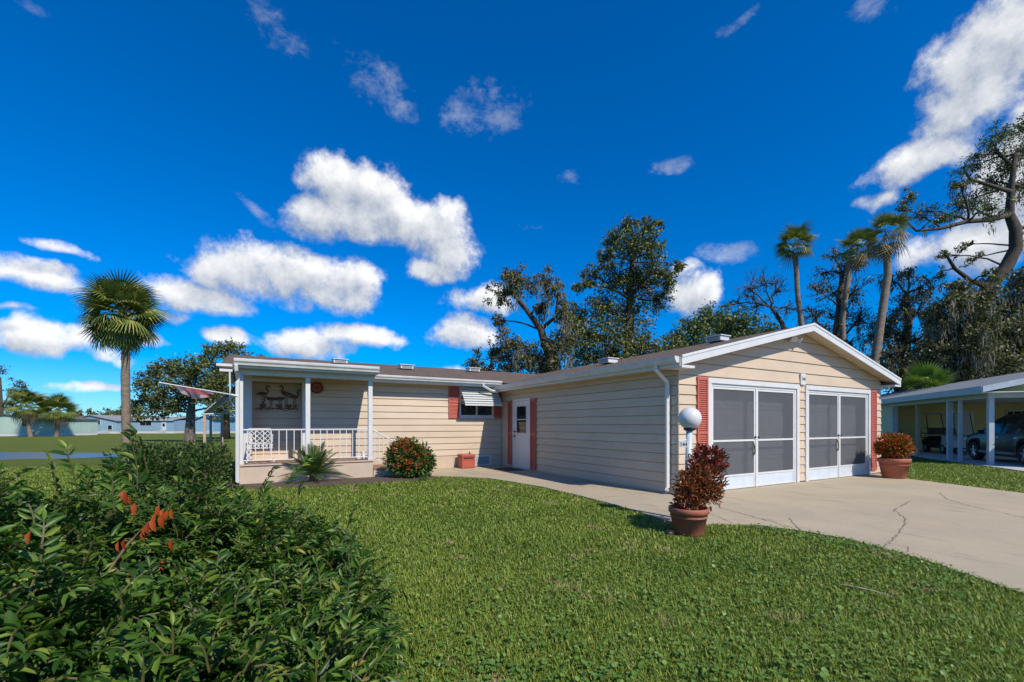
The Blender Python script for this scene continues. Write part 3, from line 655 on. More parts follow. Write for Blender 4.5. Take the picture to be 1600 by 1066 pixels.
# louvred shutters
def shutter(axis, plane, a0, a1, z0, z1, sgn=-1):
    m = MB(); n = int((z1 - z0) / .042)
    def bx(m, p, q, d0, d1, e, f):
        d0, d1 = sorted((plane + sgn * d0, plane + sgn * d1))
        m.box(p, q, d0, d1, e, f) if axis == 'y' else m.box(d0, d1, p, q, e, f)
    s = .035; bx(m, a0, a0 + s, .012, .060, z0, z1); bx(m, a1 - s, a1, .012, .060, z0, z1)
    for zz in (z0, z1 - .06, (z0 + z1) / 2 - .03): bx(m, a0 + s, a1 - s, .012, .058, zz, zz + .06)
    bx(m, a0 + s, a1 - s, .012, .034, z0 + .06, z1 - .06)
    o = m.build('shutter', 'coral', house)
    lm = MB(); z = z0 + .07
    while z < z1 - .09:
        if abs(z + .02 - (z0 + z1) / 2) > .05:
            p = [(a0 + s, .033, z + .03), (a0 + s, .055, z), (a0 + s, .055, z + .009), (a0 + s, .033, z + .034)]
            pts = [((a, plane + sgn * d, zz) if axis == 'y' else (plane + sgn * d, a, zz)) for a, d, zz in p]
            lm.prism(pts, (a1 - a0 - 2 * s, 0, 0) if axis == 'y' else (0, a1 - a0 - 2 * s, 0))
        z += .042
    lo = lm.build('louvres', 'coral', o); tag(lo, kind='stuff')
shutter('y', GY0, 7.27, 7.575, .12, 2.27); shutter('y', GY0, 14.14, 14.44, .12, 2.27)
shutter('x', GX0, 12.16, 12.45, .10, 2.08); shutter('x', GX0, 10.79, 11.09, .06, 2.10)
shutter('y', FY, 4.94, 5.285, 1.55, 2.56); shutter('y', FY, 6.49, 6.76, 1.55, 2.56)
# side door
m = MB(); x = GX0; y0, y1, zt = 11.10, 12.15, 2.13
m.box(x - .05, x + .005, y0, y0 + .07, .02, zt - .07); m.box(x - .05, x + .005, y1 - .07, y1, .02, zt - .07); m.box(x - .052, x + .005, y0, y1, zt - .07, zt)
fr = m.build('door_frame', 'white', house, bevel=.005)
m = MB(); xa, xb = x - .028, x + .004; d0, d1 = y0 + .075, y1 - .075; g0, g1, gz0, gz1 = d0 + .17, d1 - .17, 1.10, 1.90
m.box(xa, xb, d0, d1, .04, gz0); m.box(xa, xb, d0, d1, gz1, zt - .075); m.box(xa, xb, d0, g0, gz0, gz1); m.box(xa, xb, g1, d1, gz0, gz1)
door = m.build('door', 'white2', house)
m = MB(); e = .03
m.box(xa - .012, xa + .01, g0 - e, g0, gz0 - e, gz1 + e); m.box(xa - .012, xa + .01, g1, g1 + e, gz0 - e, gz1 + e); m.box(xa - .012, xa + .01, g0, g1, gz0 - e, gz0); m.box(xa - .012, xa + .01, g0, g1, gz1, gz1 + e); m.box(xa - .008, xa + .01, g0, g1, 1.49, 1.515)
m.build('window_trim', 'white', door)
B(xa + .012, xa + .016, g0, g1, gz0, gz1).build('pane', 'darkglass', door)
for z in (1.14, 1.0): 
    mm = MB(); mm.sphere((xa - .04, d1 - .07, z), .022, .032, .032); mm.tube([(xa - .04, d1 - .07, z), (xa, d1 - .07, z)], .014, 8); mm.build('door_knob' if z < 1.1 else 'deadbolt', 'dark', door, smooth=True)
B(xa - .03, xb, d0, d1, .02, .038).build('threshold', 'alloy', house)
mt = B(6.05, 6.62, 11.18, 12.05, .024, .040).build('door_mat', 'mat', None, bevel=.006); tag(mt, 'dark doormat on the walkway before the white side door', 'doormat')
# front window + awning
m = MB(); a0, a1, z0, z1 = WIN; t = .05
m.box(a0, a0 + t, FY - .045, FY + .05, z0, z1); m.box(a1 - t, a1, FY - .045, FY + .05, z0, z1); m.box(a0 + t, a1 - t, FY - .045, FY + .05, z0, z0 + t); m.box(a0 + t, a1 - t, FY - .045, FY + .05, z1 - t, z1)
win = m.build('window', 'white', house, bevel=.004)
B((a0 + a1) / 2 - .02, (a0 + a1) / 2 + .02, FY - .035, FY + .03, z0 + t, z1 - t).build('mullion', 'white', win)
B(a0 - .02, a1 + .02, FY - .07, FY - .005, z0 - .05, z0 - .003).build('sill', 'white', win)
for p, q in ((a0 + t, (a0 + a1) / 2 - .02), ((a0 + a1) / 2 + .02, a1 - t)):
    MB().add([(p, FY + .01, z0 + t), (q, FY + .01, z0 + t), (q, FY + .01, z1 - t), (p, FY + .01, z1 - t)], [(0, 1, 2, 3)]).build('pane', 'glass', win)
cm = MB()
for k in range(7):
    cx = a0 + .06 + k * .16
    if k in (2, 5): continue
    cm.box(cx, cx + .13, FY + .30 + .015 * (k % 2), FY + .325 + .015 * (k % 2), z0, z1)
M['curtain'] = pm('curtain', (.16, .15, .09), (.10, .12, .08), 5, .9); cm.build('curtain', 'curtain', win)
aw = MB(); A0, A1 = 5.29, 6.55; ya, za, yb, zb = FY - .03, 2.58, FY - .50, 1.985; n = 8
awn = MB().tube([(A0, yb, zb), (A1, yb, zb)], .014, 6).build('awning', 'white2', house)
for k in range(n):
    f0, f1 = k / n, (k + 1.05) / n; p0 = Vector((A0, ya + (yb - ya) * f0 + .012, za + (zb - za) * f0 - .010)); p1 = Vector((A0, ya + (yb - ya) * f1 - .020, za + (zb - za) * f1 + .012))
    up = Vector((0, -.02, .014)); MB().prism([p0, p1, p1 + up * .6, p0 + up * .6], (A1 - A0, 0, 0)).build('awning_slat', 'awning_metal', awn)
B(A0, A1, yb - .015, yb + .004, zb - .055, zb - .0).build('valance', 'white2', awn)
for xx in (A0 + .012, A1 - .012):
    sm = MB(); sm.tube([(xx, ya, za), (xx, yb, zb)], .01, 5); sm.tube([(xx, ya, 2.02), (xx, yb, zb)], .01, 5); sm.tube([(xx, ya, 2.02), (xx, ya, za)], .01, 5)
    for (cy, cz, r) in ((FY - .13, 2.26, .10), (FY - .17, 2.10, .07), (FY - .32, 2.07, .06)):
        sm.tube([(xx, cy + r * (1 - k / 22) * math.cos(k * .55), cz + r * (1 - k / 22) * math.sin(k * .55)) for k in range(20)], .008, 4)
    sm.build('scroll_bracket', 'white2', awn)
# crawl-space vent
m = MB(); m.box(5.76, 6.38, FY - .045, FY - .02, .05, .085); m.box(5.76, 6.38, FY - .045, FY - .02, .33, .365); m.box(5.76, 5.80, FY - .045, FY - .02, .085, .33); m.box(6.34, 6.38, FY - .045, FY - .02, .085, .33)
vg = m.build('wall_grille', 'white', house)
B(5.80, 6.34, FY - .016, FY - .0125, .085, .33).build('grille_backing', 'blacktrim', vg)
for k in range(6): MB().obox((6.07, FY - .026, .108 + k * .04), .54, .003, .026, Matrix.Rotation(R(-38), 3, 'X')).build('louvre', 'post_grey', vg)
# gable flood light, number plaque
fl = MB().tube([(10.42, GY0 - .02, 3.27), (10.42, GY0 - .07, 3.27)], .055, 12).build('flood_light', 'white2', house)
for s in (-1, 1):
    d = Vector((s * .6, -.75, -.35)).normalized(); p = Vector((10.42 + s * .05, GY0 - .09, 3.29))
    MB().tube([p - d * .0, p + d * .05, p + d * .13, p + d * .14], [.02, .03, .062, .064], 14).build('lamp_head', 'white2', fl)
pq = B(10.795, 10.985, GY0 - .062, GY0 - .03, 2.27, 2.53).build('number_plaque', 'white', house, bevel=.006)
te = link('numeral', text_mesh('144', .13), pq, False); te.matrix_basis = Matrix.Translation((10.89 - 6.8 + 0, GY0 - .066 - 5.82, 2.40)) @ Matrix.Rotation(R(90), 4, 'X')
te.matrix_parent_inverse = world_of(pq).inverted(); te.matrix_basis = Matrix.Translation((10.89, GY0 - .065, 2.40)) @ Matrix.Rotation(R(90), 4, 'X') @ Matrix.Diagonal((.8, 1, 1, 1))

# ------------------------------------------------------------------ porch
PX0, PX1, PY0 = -.55, 2.425, 11.70; SZ = .45
sl = B(PX0, PX1, PY0, FY - .03, -.4, SZ - .035).build('porch_slab', 'slab', house)
B(PX0 - .0, PX1 + .02, PY0 - .025, FY - .032, SZ - .034, SZ).build('porch_floor', 'slabtop', sl, bevel=.006)
B(PX0, PX1 + .018, PY0 - .029, PY0 - .0255, SZ - .034, SZ - .004).build('floor_edge', 'slab', sl)
st = B(PX1 + .025, PX1 + .62, PY0 + .05, FY - .03, -.4, .20).build('porch_step', 'slab', house)
B(PX1 + .024, PX1 + .64, PY0 + .03, FY - .032, .201, .222).build('step_tread', 'slabtop', st)
B(PX0 - .03, PX1 + .08, 11.46, 13.2, 2.745, 2.805).build('porch_roof', 'shingle_y', house)
B(PX0 + .03, PX1 + .03, 11.50, FY - .03, 2.70, 2.735).build('porch_ceiling', 'soffit', house)
B(PX0 + .02, PX1 + .05, 11.705, 11.835, 2.48, 2.699).build('porch_beam', 'white', house)
B(PX0 - .02, PX1 + .07, 11.47, 11.495, 2.60, 2.74).build('fascia', 'white', house)
gutter((PX0 - .03, 11.468, 2.655), (PX1 + .09, 11.468, 2.655), (0, -1, 0), h=.14, w=.12)
B(PX0 - .028, PX0 - .0, 11.50, 13.1, 2.60, 2.744).build('fascia', 'white', house); B(PX1 + .05, PX1 + .075, 11.50, 12.9, 2.60, 2.744).build('fascia', 'white', house)
for xx in (-.47, .912, 2.37):
    p = B(xx - .052, xx + .052, 11.72, 11.82, SZ + .001, 2.479).build('porch_post', 'white', house, bevel=.006)
    B(xx - .065, xx + .065, 11.71, 11.83, SZ + .0015, SZ + .06).build('post_base', 'white', p)
downspout([(-.54, 11.41, 2.66), (-.54, 11.44, 2.54), (-.52, 11.65, 2.40), (-.52, 11.66, 2.3), (-.52, 11.66, .05)], w=.08)
m = MB(); m.box(REC[0] - .24, REC[0], FY - .042, FY + .02, SZ, 2.62); m.box(REC[1], REC[1] + .075, FY - .041, FY + .02, SZ, 2.52); m.box(REC[0], REC[1], FY - .041, FY + .02, REC[3], REC[3] + .07); m.build('recess_trim', 'white', house, bevel=.004)
def rail(x0, x1, z0, z1, top0, top1, n, y=11.77):
    o = MB().obox(((x0 + x1) / 2, y, 0), 1, 1, 1); m = MB(); m.tube([(x0, y, top0), (x1, y, top1)], .018, 6); m.tube([(x0, y, z0), (x1, y, z1)], .014, 6); r = m.build('railing', 'white2', house)
    for k in range(n):
        f = (k + .5) / n; xx = x0 + (x1 - x0) * f; b = z0 + (z1 - z0) * f; t = top0 + (top1 - top0) * f
        MB().box(xx - .009, xx + .009, y - .009, y + .009, b, t).build('baluster', 'white2', r)
rail(-.415, .855, SZ + .08, SZ + .08, 1.23, 1.23, 8); rail(.97, 2.315, SZ + .08, SZ + .08, 1.23, 1.23, 9); rail(2.425, 2.98, SZ + .05, .20, 1.22, .90, 5)
for xx, z in ((.22, 2.50), (1.72, 2.50)):
    b = MB().sphere((xx, 11.685, z + .0), .028, .028, .034).build('porch_bulb', 'glassbulb', house, smooth=True); MB().tube([(xx, 11.69, z + .02), (xx, 11.70, z + .08)], .016, 6).build('bulb_socket', 'white2', b)
# side awning on the far end of the house
saw = MB().tube([(-1.42, 14.0, 1.62), (-1.42, 15.6, 1.62)], .02, 6).build('side_awning', 'white2', house)
for k in range(9):
    f0, f1 = k / 9, (k + 1.1) / 9; p0 = Vector((-.62 - .8 * f0, 14.0, 2.45 - .83 * f0)); p1 = Vector((-.62 - .8 * f1, 14.0, 2.44 - .83 * f1))
    MB().prism([p0, p1, p1 + Vector((-.01, 0, .01)), p0 + Vector((-.01, 0, .012))], (0, 1.6, 0)).build('awning_slat', 'awning_metal', saw)
sm = MB(); sm.tube([(-.64, 14.02, 1.66), (-1.42, 14.02, 1.62)], .018, 5)
sm.tube([(-.85 + .17 * (1 - k / 26) * math.cos(k * .5), 14.02, 1.83 + .17 * (1 - k / 26) * math.sin(k * .5)) for k in range(22)], .012, 4); sm.tube([(-.64, 14.02, 2.1), (-.95, 14.02, 2.02)], .012, 4); sm.build('scroll_bracket', 'white2', saw)
for xx, yy in ((-1.36, 14.05), (-.98, 14.05), (-1.36, 15.55)): B(xx - .03, xx + .03, yy - .03, yy + .03, -.5, 1.61).build('awning_post', 'post_tan', saw)
m = MB(); m.box(-.98, -.66, 12.40, 12.47, 2.72, 2.78); m.box(-.92, -.66, 12.44, 12.52, 2.60, 2.66); m.tube([(-.72, 12.46, 2.66), (-.70, 12.46, 1.9)], .02, 6); m.build('gutter_return', 'white2', house)

# ------------------------------------------------------------------ things on the porch and walls
art = thing('flamingo_wall_art', 'dark rusty metal flamingo flock hung on the recessed porch wall', 'wall art', (.3, 13.39, 1.95)); ay = REC[4] - .05
def flamingo(cx, cz, s, flip, neck):
    m = MB(); f = -1 if flip else 1
    m.sphere((cx, ay, cz), .105 * s, .018, .045 * s, 12, 8); m.prism([(cx - f * .16 * s, ay - .008, cz - .03 * s), (cx - f * .06 * s, ay - .008, cz + .035 * s), (cx - f * .05 * s, ay - .008, cz - .03 * s)], (0, .016, 0))
    npts = {'up': [(.09, 0), (.13, .05), (.10, .10), (.075, .15), (.10, .20), (.14, .19), (.16, .15)], 'down': [(.09, .01), (.14, .06), (.16, .02), (.15, -.05), (.17, -.10), (.20, -.12)], 'curl': [(.09, 0), (.13, .08), (.08, .13), (.05, .18), (.09, .21), (.12, .18), (.12, .14)]}[neck]
    m.tube([(cx + f * a * s, ay, cz + b * s) for a, b in npts], [.014 * s] * (len(npts) - 2) + [.017 * s, .006 * s], 6)
    for dx in (-.02, .025): m.tube([(cx + f * dx * s, ay, cz - .03 * s), (cx + f * (dx + .01) * s, ay, cz - .12 * s), (cx + f * dx * s, ay, 1.775)], .006, 5)
    return m.build('flamingo', 'art', art, smooth=True)
for a in ((-.04, 2.16, 1.0, False, 'up'), (.16, 2.03, .95, True, 'down'), (.36, 2.04, .95, False, 'curl'), (.52, 2.17, 1.0, True, 'up'), (.70, 2.10, .9, False, 'up')): flamingo(a[0] + .0, a[1], a[2] * 1.05, a[3], a[4])
for cx in (-.03, .34, .57, .73):
    m = MB(); w = .075 if cx < .7 else .04
    m.prism([(cx + w * math.sin(t) ** 3, ay - .01, 1.84 + w * (.8 * math.cos(t) - .3 * math.cos(2 * t) - .12 * math.cos(3 * t))) for t in np.linspace(0, 2 * math.pi, 20)[:-1]], (0, .02, 0)); m.build('leaf_cluster', 'art', art)
m = MB()
for k in range(3): m.tube([(-.2 + .1 * i, ay, 1.775 - .025 * (k % 2) + .02 * math.sin(i * 1.3 + k * 2)) for i in range(11)], .007, 5)
m.build('water_line', 'art', art)
c = hitplane(495, 606, (0, FY - .06, 0), Vector((0, 1, 0)))
pl_ = thing('wall_plaque', 'round dark red wall plaque with coral centre on the porch wall', 'plaque', (c.x, c.y + .03, c.z))
def ring(cx, cy, cz, ro, ri, t, n=28):
    m = MB(); vs = []
    for r, d in ((ri, 0), (ri, -t), ((ri + ro) / 2, -t * 1.5), (ro, -t), (ro, 0)): vs.append([(cx + r * math.cos(2 * math.pi * j / n), cy + d, cz + r * .92 * math.sin(2 * math.pi * j / n)) for j in range(n)])
    flat = [p for rr in vs for p in rr]; m.add(flat, [(i * n + j, i * n + (j + 1) % n, (i + 1) * n + (j + 1) % n, (i + 1) * n + j) for i in range(4) for j in range(n)]); return m
ring(c.x, c.y, c.z, .165, .115, .02).build('rim', 'plate_dark', pl_, smooth=True)
m = MB(); n = 28; m.prism([(c.x + .116 * math.cos(2 * math.pi * j / n), c.y - .006, c.z + .107 * math.sin(2 * math.pi * j / n)) for j in range(n)], (0, .03, 0)); m.build('face', 'plate_red', pl_)
m = MB(); m.add(*(lambda q: (q.v, q.f))(ring(c.x, c.y - .007, c.z, .06, .035, .008))); m.box(c.x - .09, c.x + .09, c.y - .016, c.y - .0065, c.z - .008, c.z + .008); m.build('relief', 'plate_dark', pl_)
# lattice metal armchair
ch = thing('garden_chair', 'white ornate lattice metal garden chair behind the porch railing', 'chair', (-.1, 12.28, SZ)); cx, cy = -.08, 12.28
m = MB(); m.tube([(cx - .25, cy - .18, SZ + .42), (cx + .25, cy - .18, SZ + .42), (cx + .25, cy + .2, SZ + .42), (cx - .25, cy + .2, SZ + .42), (cx - .25, cy - .18, SZ + .42)], .014, 6)
for k in range(7): m.tube([(cx - .22 + k * .07, cy - .18, SZ + .42), (cx - .22 + ((k + 3) % 7) * .07, cy + .2, SZ + .42)], .008, 4)
m.build('seat', 'white2', ch)
def lattice(name, o, u, v, nu, nv, r=.010):
    o, u, v = Vector(o), Vector(u), Vector(v); m = MB(); m.tube([o, o + u, o + u + v, o + v, o], .013, 6)
    for i in range(nu):
        for j in range(nv):
            a = o + u * (i / nu) + v * (j / nv); b = u / nu; c_ = v / nv
            m.tube([a, a + b + c_], r, 4); m.tube([a + b, a + c_], r, 4)
    return m.build(name, 'white2', ch)
lattice('backrest', (cx - .25, cy + .2, SZ + .44), (.46, 0, 0), (0, .06, .36), 4, 3)
lattice('armrest', (cx - .25, cy - .18, SZ + .44), (0, .38, 0), (0, 0, .22), 3, 2); lattice('armrest', (cx + .25, cy - .18, SZ + .44), (0, .38, 0), (0, 0, .22), 3, 2)
lattice('apron', (cx - .25, cy - .19, SZ + .34), (.50, 0, 0), (0, 0, .10), 6, 1)
for sx in (-1, 1):
    for sy in (-1, 1): MB().tube([(cx + sx * .24, cy + (.2 if sy > 0 else -.18), SZ + .42), (cx + sx * .21, cy + sy * .17, SZ + .25), (cx + sx * .24, cy + sy * .19, SZ + .08), (cx + sx * .29, cy + sy * .23, SZ + .012)], [.022, .016, .013, .017], 7).build('leg', 'white2', ch)
g0 = hitplane(565, 713, (0, 12.5, 0), Vector((0, 1, 0)))
gn = thing('garden_ornament', 'small white pottery bird figures on the porch floor beside the end post', 'ornament', (2.2, 12.0, SZ)); ox = 2.18
for dx, s in ((-.06, .8), (.07, 1.0)):
    m = MB(); m.lathe([(.05 * s, 0), (.075 * s, .02 * s), (.08 * s, .06 * s), (.055 * s, .11 * s), (.03 * s, .14 * s)], (ox + dx, 12.0, SZ + .001), 14); m.sphere((ox + dx - .01, 12.0, SZ + .165 * s), .036 * s, .036 * s, .036 * s); m.tube([(ox + dx - .03, 12.0, SZ + .165 * s), (ox + dx - .075, 12.0, SZ + .155 * s)], [.014, .003], 6); m.tube([(ox + dx + .05, 12.0, SZ + .07 * s), (ox + dx + .12, 12.0, SZ + .10 * s)], [.03 * s, .006], 6); m.build('bird', 'white2', gn, smooth=True)
# coral box
bx_ = thing('storage_box', 'small coral red box with front slot against the beige house wall', 'box', (5.4, 12.68, .02)); a0, a1, y0, y1 = 5.20, 5.63, 12.48, 12.84
B(a0, a1, y0, y1, .025, .37).build('body', 'coralbox', bx_, bevel=.012); B(a0 - .012, a1 + .012, y0 - .014, y1 + .004, .372, .45).build('lid', 'coralbox', bx_, bevel=.012)
B(a0 + .05, a1 - .05, y0 - .008, y0 - .0, .315, .352).build('slot', 'dark', bx_); m = MB(); m.box(a0 + .03, a0 + .05, y0 - .008, y0, .05, .30); m.box(a1 - .05, a1 - .03, y0 - .008, y0, .05, .30); m.box(a0 + .05, a1 - .05, y0 - .008, y0, .05, .07); m.box(a0 + .05, a1 - .05, y0 - .008, y0, .28, .30); m.build('front_moulding', 'coralbox', bx_)
m = MB(); m.sphere((a1 - .11, 12.65, .475), .03, .02, .025); m.tube([(a1 - .11, 12.65, .48), (a1 - .12, 12.65, .53)], [.012, .004], 6); m.build('lid_ornament', 'dark', bx_)
# flag on a slanting pole
fp0 = Vector((-.56, 11.64, 2.0)); fp1 = P(250, 598, 9.2)
fg = thing('flag', 'limp dark and red flag on a white pole slanting from the porch post', 'flag', fp0); MB().tube([fp0, fp1], .012, 8).build('flag_pole', 'white2', fg); MB().sphere(fp1, .022, .022, .022).build('finial', 'white2', fg, smooth=True)
MB().tube([fp0 + Vector((.05, -.01, -.02)), fp0 + (fp1 - fp0) * .06], .022, 8).build('pole_bracket', 'white2', fg)
vs = []; nu, nv = 26, 12
for i in range(nu):
    for j in range(nv):
        f = .30 + .58 * i / (nu - 1); p = fp0.lerp(fp1, f); h = (.03 + .24 * math.sin(math.pi * min(1, i / (nu - 1) * 1.15 + .0)) ** .8 * (.55 + .45 * i / nu)) * j / (nv - 1)
        vs.append((p.x + .05 * j / nv * math.sin(i * .5), p.y + .045 * math.sin(i * 1.1 + j * .35) * j / nv * 1.3, p.z - .012 - h))
MB().add(vs, [(i * nv + j, i * nv + j + 1, (i + 1) * nv + j + 1, (i + 1) * nv + j) for i in range(nu - 1) for j in range(nv - 1)]).build('flag_cloth', 'flag', fg, smooth=True)

# ------------------------------------------------------------------ lamp post
LP = P(1075, 700, 6.25); lx, ly = LP.x, LP.y; lt = P(1078, 654, 6.25)
lamp = thing('lamp_post', 'grey blue lamp post with white globe beside the garage corner', 'lamp post', (lx - .02, ly, 0))
MB().tube([(lx - .03, ly, 0), (lt.x - .01, lt.y, 1.28)], .043, 16).build('post', 'lampgrey', lamp, smooth=True)
MB().lathe([(.05, 0), (.075, .01), (.085, .03), (.075, .045)], (lt.x - .005, lt.y, 1.262), 20).build('globe_holder', 'dark', lamp, smooth=True)
MB().sphere((lt.x, lt.y, lt.z), .155, .155, .155, 32, 20).build('globe', 'glassbulb', lamp, smooth=True)
MB().lathe([(.09, 0), (.09, .02), (.06, .04)], (lx - .03, ly, .001), 16).build('base_flange', 'lampgrey', lamp)
arm = P(1060, 689.5, 6.2); a1_ = P(1077, 687, 6.25); MB().tube([arm, a1_], .010, 8).build('sign_arm', 'white2', lamp)
Rv = Vector((CY, -SY, 0)); sc_ = P(1068, 694.5, 6.2); Fv = Vector((SY, CY, 0))
rot = Matrix((Rv, Fv, Vector((0, 0, 1)))).transposed()
sg = MB().obox(sc_, .125, .008, .078, rot).build('number_sign', 'white', lamp)
te = link('numeral', text_mesh('144', .082), sg); te.matrix_basis = Matrix.Translation(sc_ - Fv * .0065) @ rot.to_4x4() @ Matrix.Rotation(R(90), 4, 'X') @ Matrix.Diagonal((.85, 1, 1, 1))
for k in (-.05, .05): MB().tube([sc_ + Rv * k + Vector((0, 0, .037)), sc_ + Rv * k + Vector((0, 0, .062))], .004, 5).build('sign_hook', 'white2', sg)

# ------------------------------------------------------------------ leafy plants
def leaf_cloud(name, parent, blobs, n, L, W, mat, tmpl=None, up=.3, shell=.55, outw=1.0, jitter=.5):
    """leaves spread through a set of ellipsoids (centre, radii)"""
    w = np.array([b[1][0] * b[1][1] + b[1][2] * b[1][0] for b in blobs]); w = w / w.sum(); idx = rng.choice(len(blobs), n, p=w)
    c = np.array([tuple(b[0]) for b in blobs])[idx]; r = np.array([b[1] for b in blobs])[idx]
    u = unit(n); rad = shell + (1 - shell) * rng.random(n) ** .6; pos = c + u * r * rad[:, None] * (1 + .14 * np.sin(u[:, :1] * 5 + u[:, 1:2] * 7 + idx[:, None]))
    d = u * outw + unit(n) * jitter + np.array([0, 0, up]); nn = u * .6 + unit(n) * .5 + np.array([0, 0, .7])
    Ls = L * (.65 + .7 * rng.random(n)); Ws = W * (.7 + .6 * rng.random(n))
    return link(name, scatter_mesh(name, pos, d, nn, Ls, Ws, tmpl or leaf_template(), mat), parent)
# foreground hedge shrub: sprigs of paired leaves on a body of mounds
def hedge():
    root = thing('leafy_shrub', 'large glossy green shrub filling the lower left foreground', 'shrub', AB(-1.3, 2.2))
    spec = [(60, 945, 1.75, .42), (170, 908, 2.15, .46), (275, 905, 2.3, .46), (380, 920, 2.4, .42), (450, 945, 2.4, .40), (510, 965, 2.3, .34), (330, 860, 3.0, .40), (420, 880, 3.0, .38), (490, 900, 2.9, .33),
            (120, 1065, 1.45, .34), (270, 1050, 1.6, .36), (400, 1040, 1.8, .36), (500, 1045, 1.9, .32), (548, 1020, 2.15, .24), (20, 1090, 1.2, .34), (-80, 950, 1.7, .46), (-120, 1110, 1.2, .4), (480, 1120, 1.5, .3), (300, 1150, 1.25, .3)]
    bl = [(P(a, b, d), r) for a, b, d, r in spec]
    # woody stems from the ground
    m = MB()
    for c_, r in bl:
        for k in range(4):
            e = c_ + Vector(unit(1)[0]) * r * .8; b = Vector((c_.x + random.uniform(-.2, .2), c_.y + random.uniform(-.2, .2), 0)); m.tube([b, b.lerp(e, .5) + Vector((random.uniform(-.08, .08), random.uniform(-.08, .08), .05)), e], [.012, .008, .003], 5)
    tag(m.build('stems', 'twig', root), kind='stuff')
    pos, dr, nn, LL = [], [], [], []; tw = MB()
    def sprig(p, d, n, step, drop, size):
        d = d.normalized(); side = d.cross(Vector((random.uniform(-.3, .3), random.uniform(-.3, .3), 1)))
        if side.length < 1e-3: side = Vector((1, 0, 0))
        side.normalize(); pts = [p.copy()]; q = p.copy()
        for k in range(n):
            d = (d + Vector((0, 0, -drop)) + Vector(unit(1)[0]) * .10).normalized(); q = q + d * step; pts.append(q.copy()); upv = side.cross(d).normalized()
            if upv.z < 0: upv = -upv
            for s in ((-1, 1) if k < n - 1 else (-1, 0, 1)):
                if random.random() < .12: continue
                ld = d * random.uniform(.45, .9) + side * s * random.uniform(.6, 1.0) + upv * random.uniform(-.35, .25); pos.append(q); dr.append(ld); nn.append(upv + Vector(unit(1)[0]) * .45); LL.append(size * random.uniform(.55, 1.3) * (1 - .25 * k / n))
        tw.tube(pts, [.0032] * (len(pts) - 1) + [.0012], 4, False)
    area = [r * r for c_, r in bl]; tot = sum(area)
    for (c_, r), a in zip(bl, area):
        for k in range(int(4200 * a / tot)):
            u = Vector(unit(1)[0])
            if u.z < -.45: u.z = -u.z
            rr = r * random.choice([1, 1, 1, .92, .85, .7]) * random.uniform(.86, 1.06); p = c_ + u * rr * (1 + .12 * math.sin(u.x * 6 + u.y * 5))
            if p.z < .03: continue
            dep = toab(p.x, p.y)[1]
            if dep < .95: continue
            d = u + Vector(unit(1)[0]) * .7 + Vector((0, 0, .35)); sprig(p - d.normalized() * .06, d, random.randint(3, 6), .024, random.uniform(.05, .34), .058)
    # tall loose shoots
    for (a, b, d, dx, L_) in [(122, 770, 2.1, -.02, .22), (215, 765, 2.2, .02, .27), (232, 740, 2.25, -.01, .22), (90, 775, 2.0, -.05, .16), (300, 755, 2.5, .04, .14), (405, 775, 2.7, .10, .20), (440, 762, 3.0, .20, .24), (465, 780, 2.9, .05, .10), (275, 760, 2.3, .10, .16), (185, 770, 2.3, -.06, .16), (540, 830, 2.3, .06, .12), (560, 900, 2.1, .08, .10), (20, 800, 1.9, 0, .08)]:
        sprig(P(a, b, d), Vector((dx * 4, 0, 1)) + Vector(unit(1)[0]) * .15, int(L_ / .03), .03, .02, .075)
    tw.build('twigs', 'green_stem', root)
    # bare twigs showing in the gap on the left
    m = MB()
    for pts in ([(100, 945, 1.55), (145, 915, 1.6), (168, 895, 1.62), (200, 850, 1.66), (232, 815, 1.7)], [(145, 915, 1.6), (200, 912, 1.7), (250, 890, 1.75)], [(130, 975, 1.5), (175, 935, 1.55), (230, 905, 1.6)], [(85, 960, 1.5), (118, 985, 1.45)], [(50, 870, 1.6), (60, 930, 1.55), (40, 990, 1.5)], [(130, 840, 1.7), (133, 905, 1.65)], [(0, 920, 1.4), (40, 935, 1.5), (90, 965, 1.5)]):
        m.tube([P(*p) for p in pts], [.0055] * (len(pts) - 1) + [.002], 5)
    m.build('bare_twigs', 'twig', root)
    pos = np.array([tuple(p) for p in pos]); dr = np.array([tuple(p) for p in dr]); nn = np.array([tuple(p) for p in nn]); LL = np.array(LL)
    a = CY * pos[:, 0] - SY * pos[:, 1]; b = SY * pos[:, 0] + CY * pos[:, 1]; px = 800 + FPX * a / b; py = HZ + FPX * (CAMH - pos[:, 2]) / b
    vis = (px > 10) & (px < 640) & (py < 1060); score = np.where(vis, LL / b, 0)
    # nearest leaf of each small patch of view counts as a leaf one can pick out
    cell = (px // 34).astype(int) * 1000 + (py // 26).astype(int); order = np.argsort(b); seen = set(); pick = []
    for i in order:
        if vis[i] and cell[i] not in seen and b[i] > 0: seen.add(cell[i]); pick.append(i)
    pick = sorted(pick, key=lambda i: -score[i])[:290]; rest = np.ones(len(pos), bool); rest[pick] = False
    tv, tf = leaf_template(); me = bpy.data.meshes.new('leaf'); me.from_pydata((tv * np.array([1, .34, 1])).tolist(), [], tf); me.polygons.foreach_set('use_smooth', [True] * len(tf)); me.materials.append(M['hedge'])
    X, Y, Z = frames(dr[pick], nn[pick].copy())
    for q, i in enumerate(pick):
        o = link('leaf', me, root); mt = Matrix((X[q], Y[q], Z[q])).transposed().to_4x4() @ Matrix.Scale(float(LL[i]), 4); o.matrix_basis = Matrix.Translation(pos[i]) @ mt
    tag(link('foliage', scatter_mesh('foliage', pos[rest], dr[rest], nn[rest], LL[rest], LL[rest] * .34, leaf_template(), 'hedge'), root), kind='stuff')
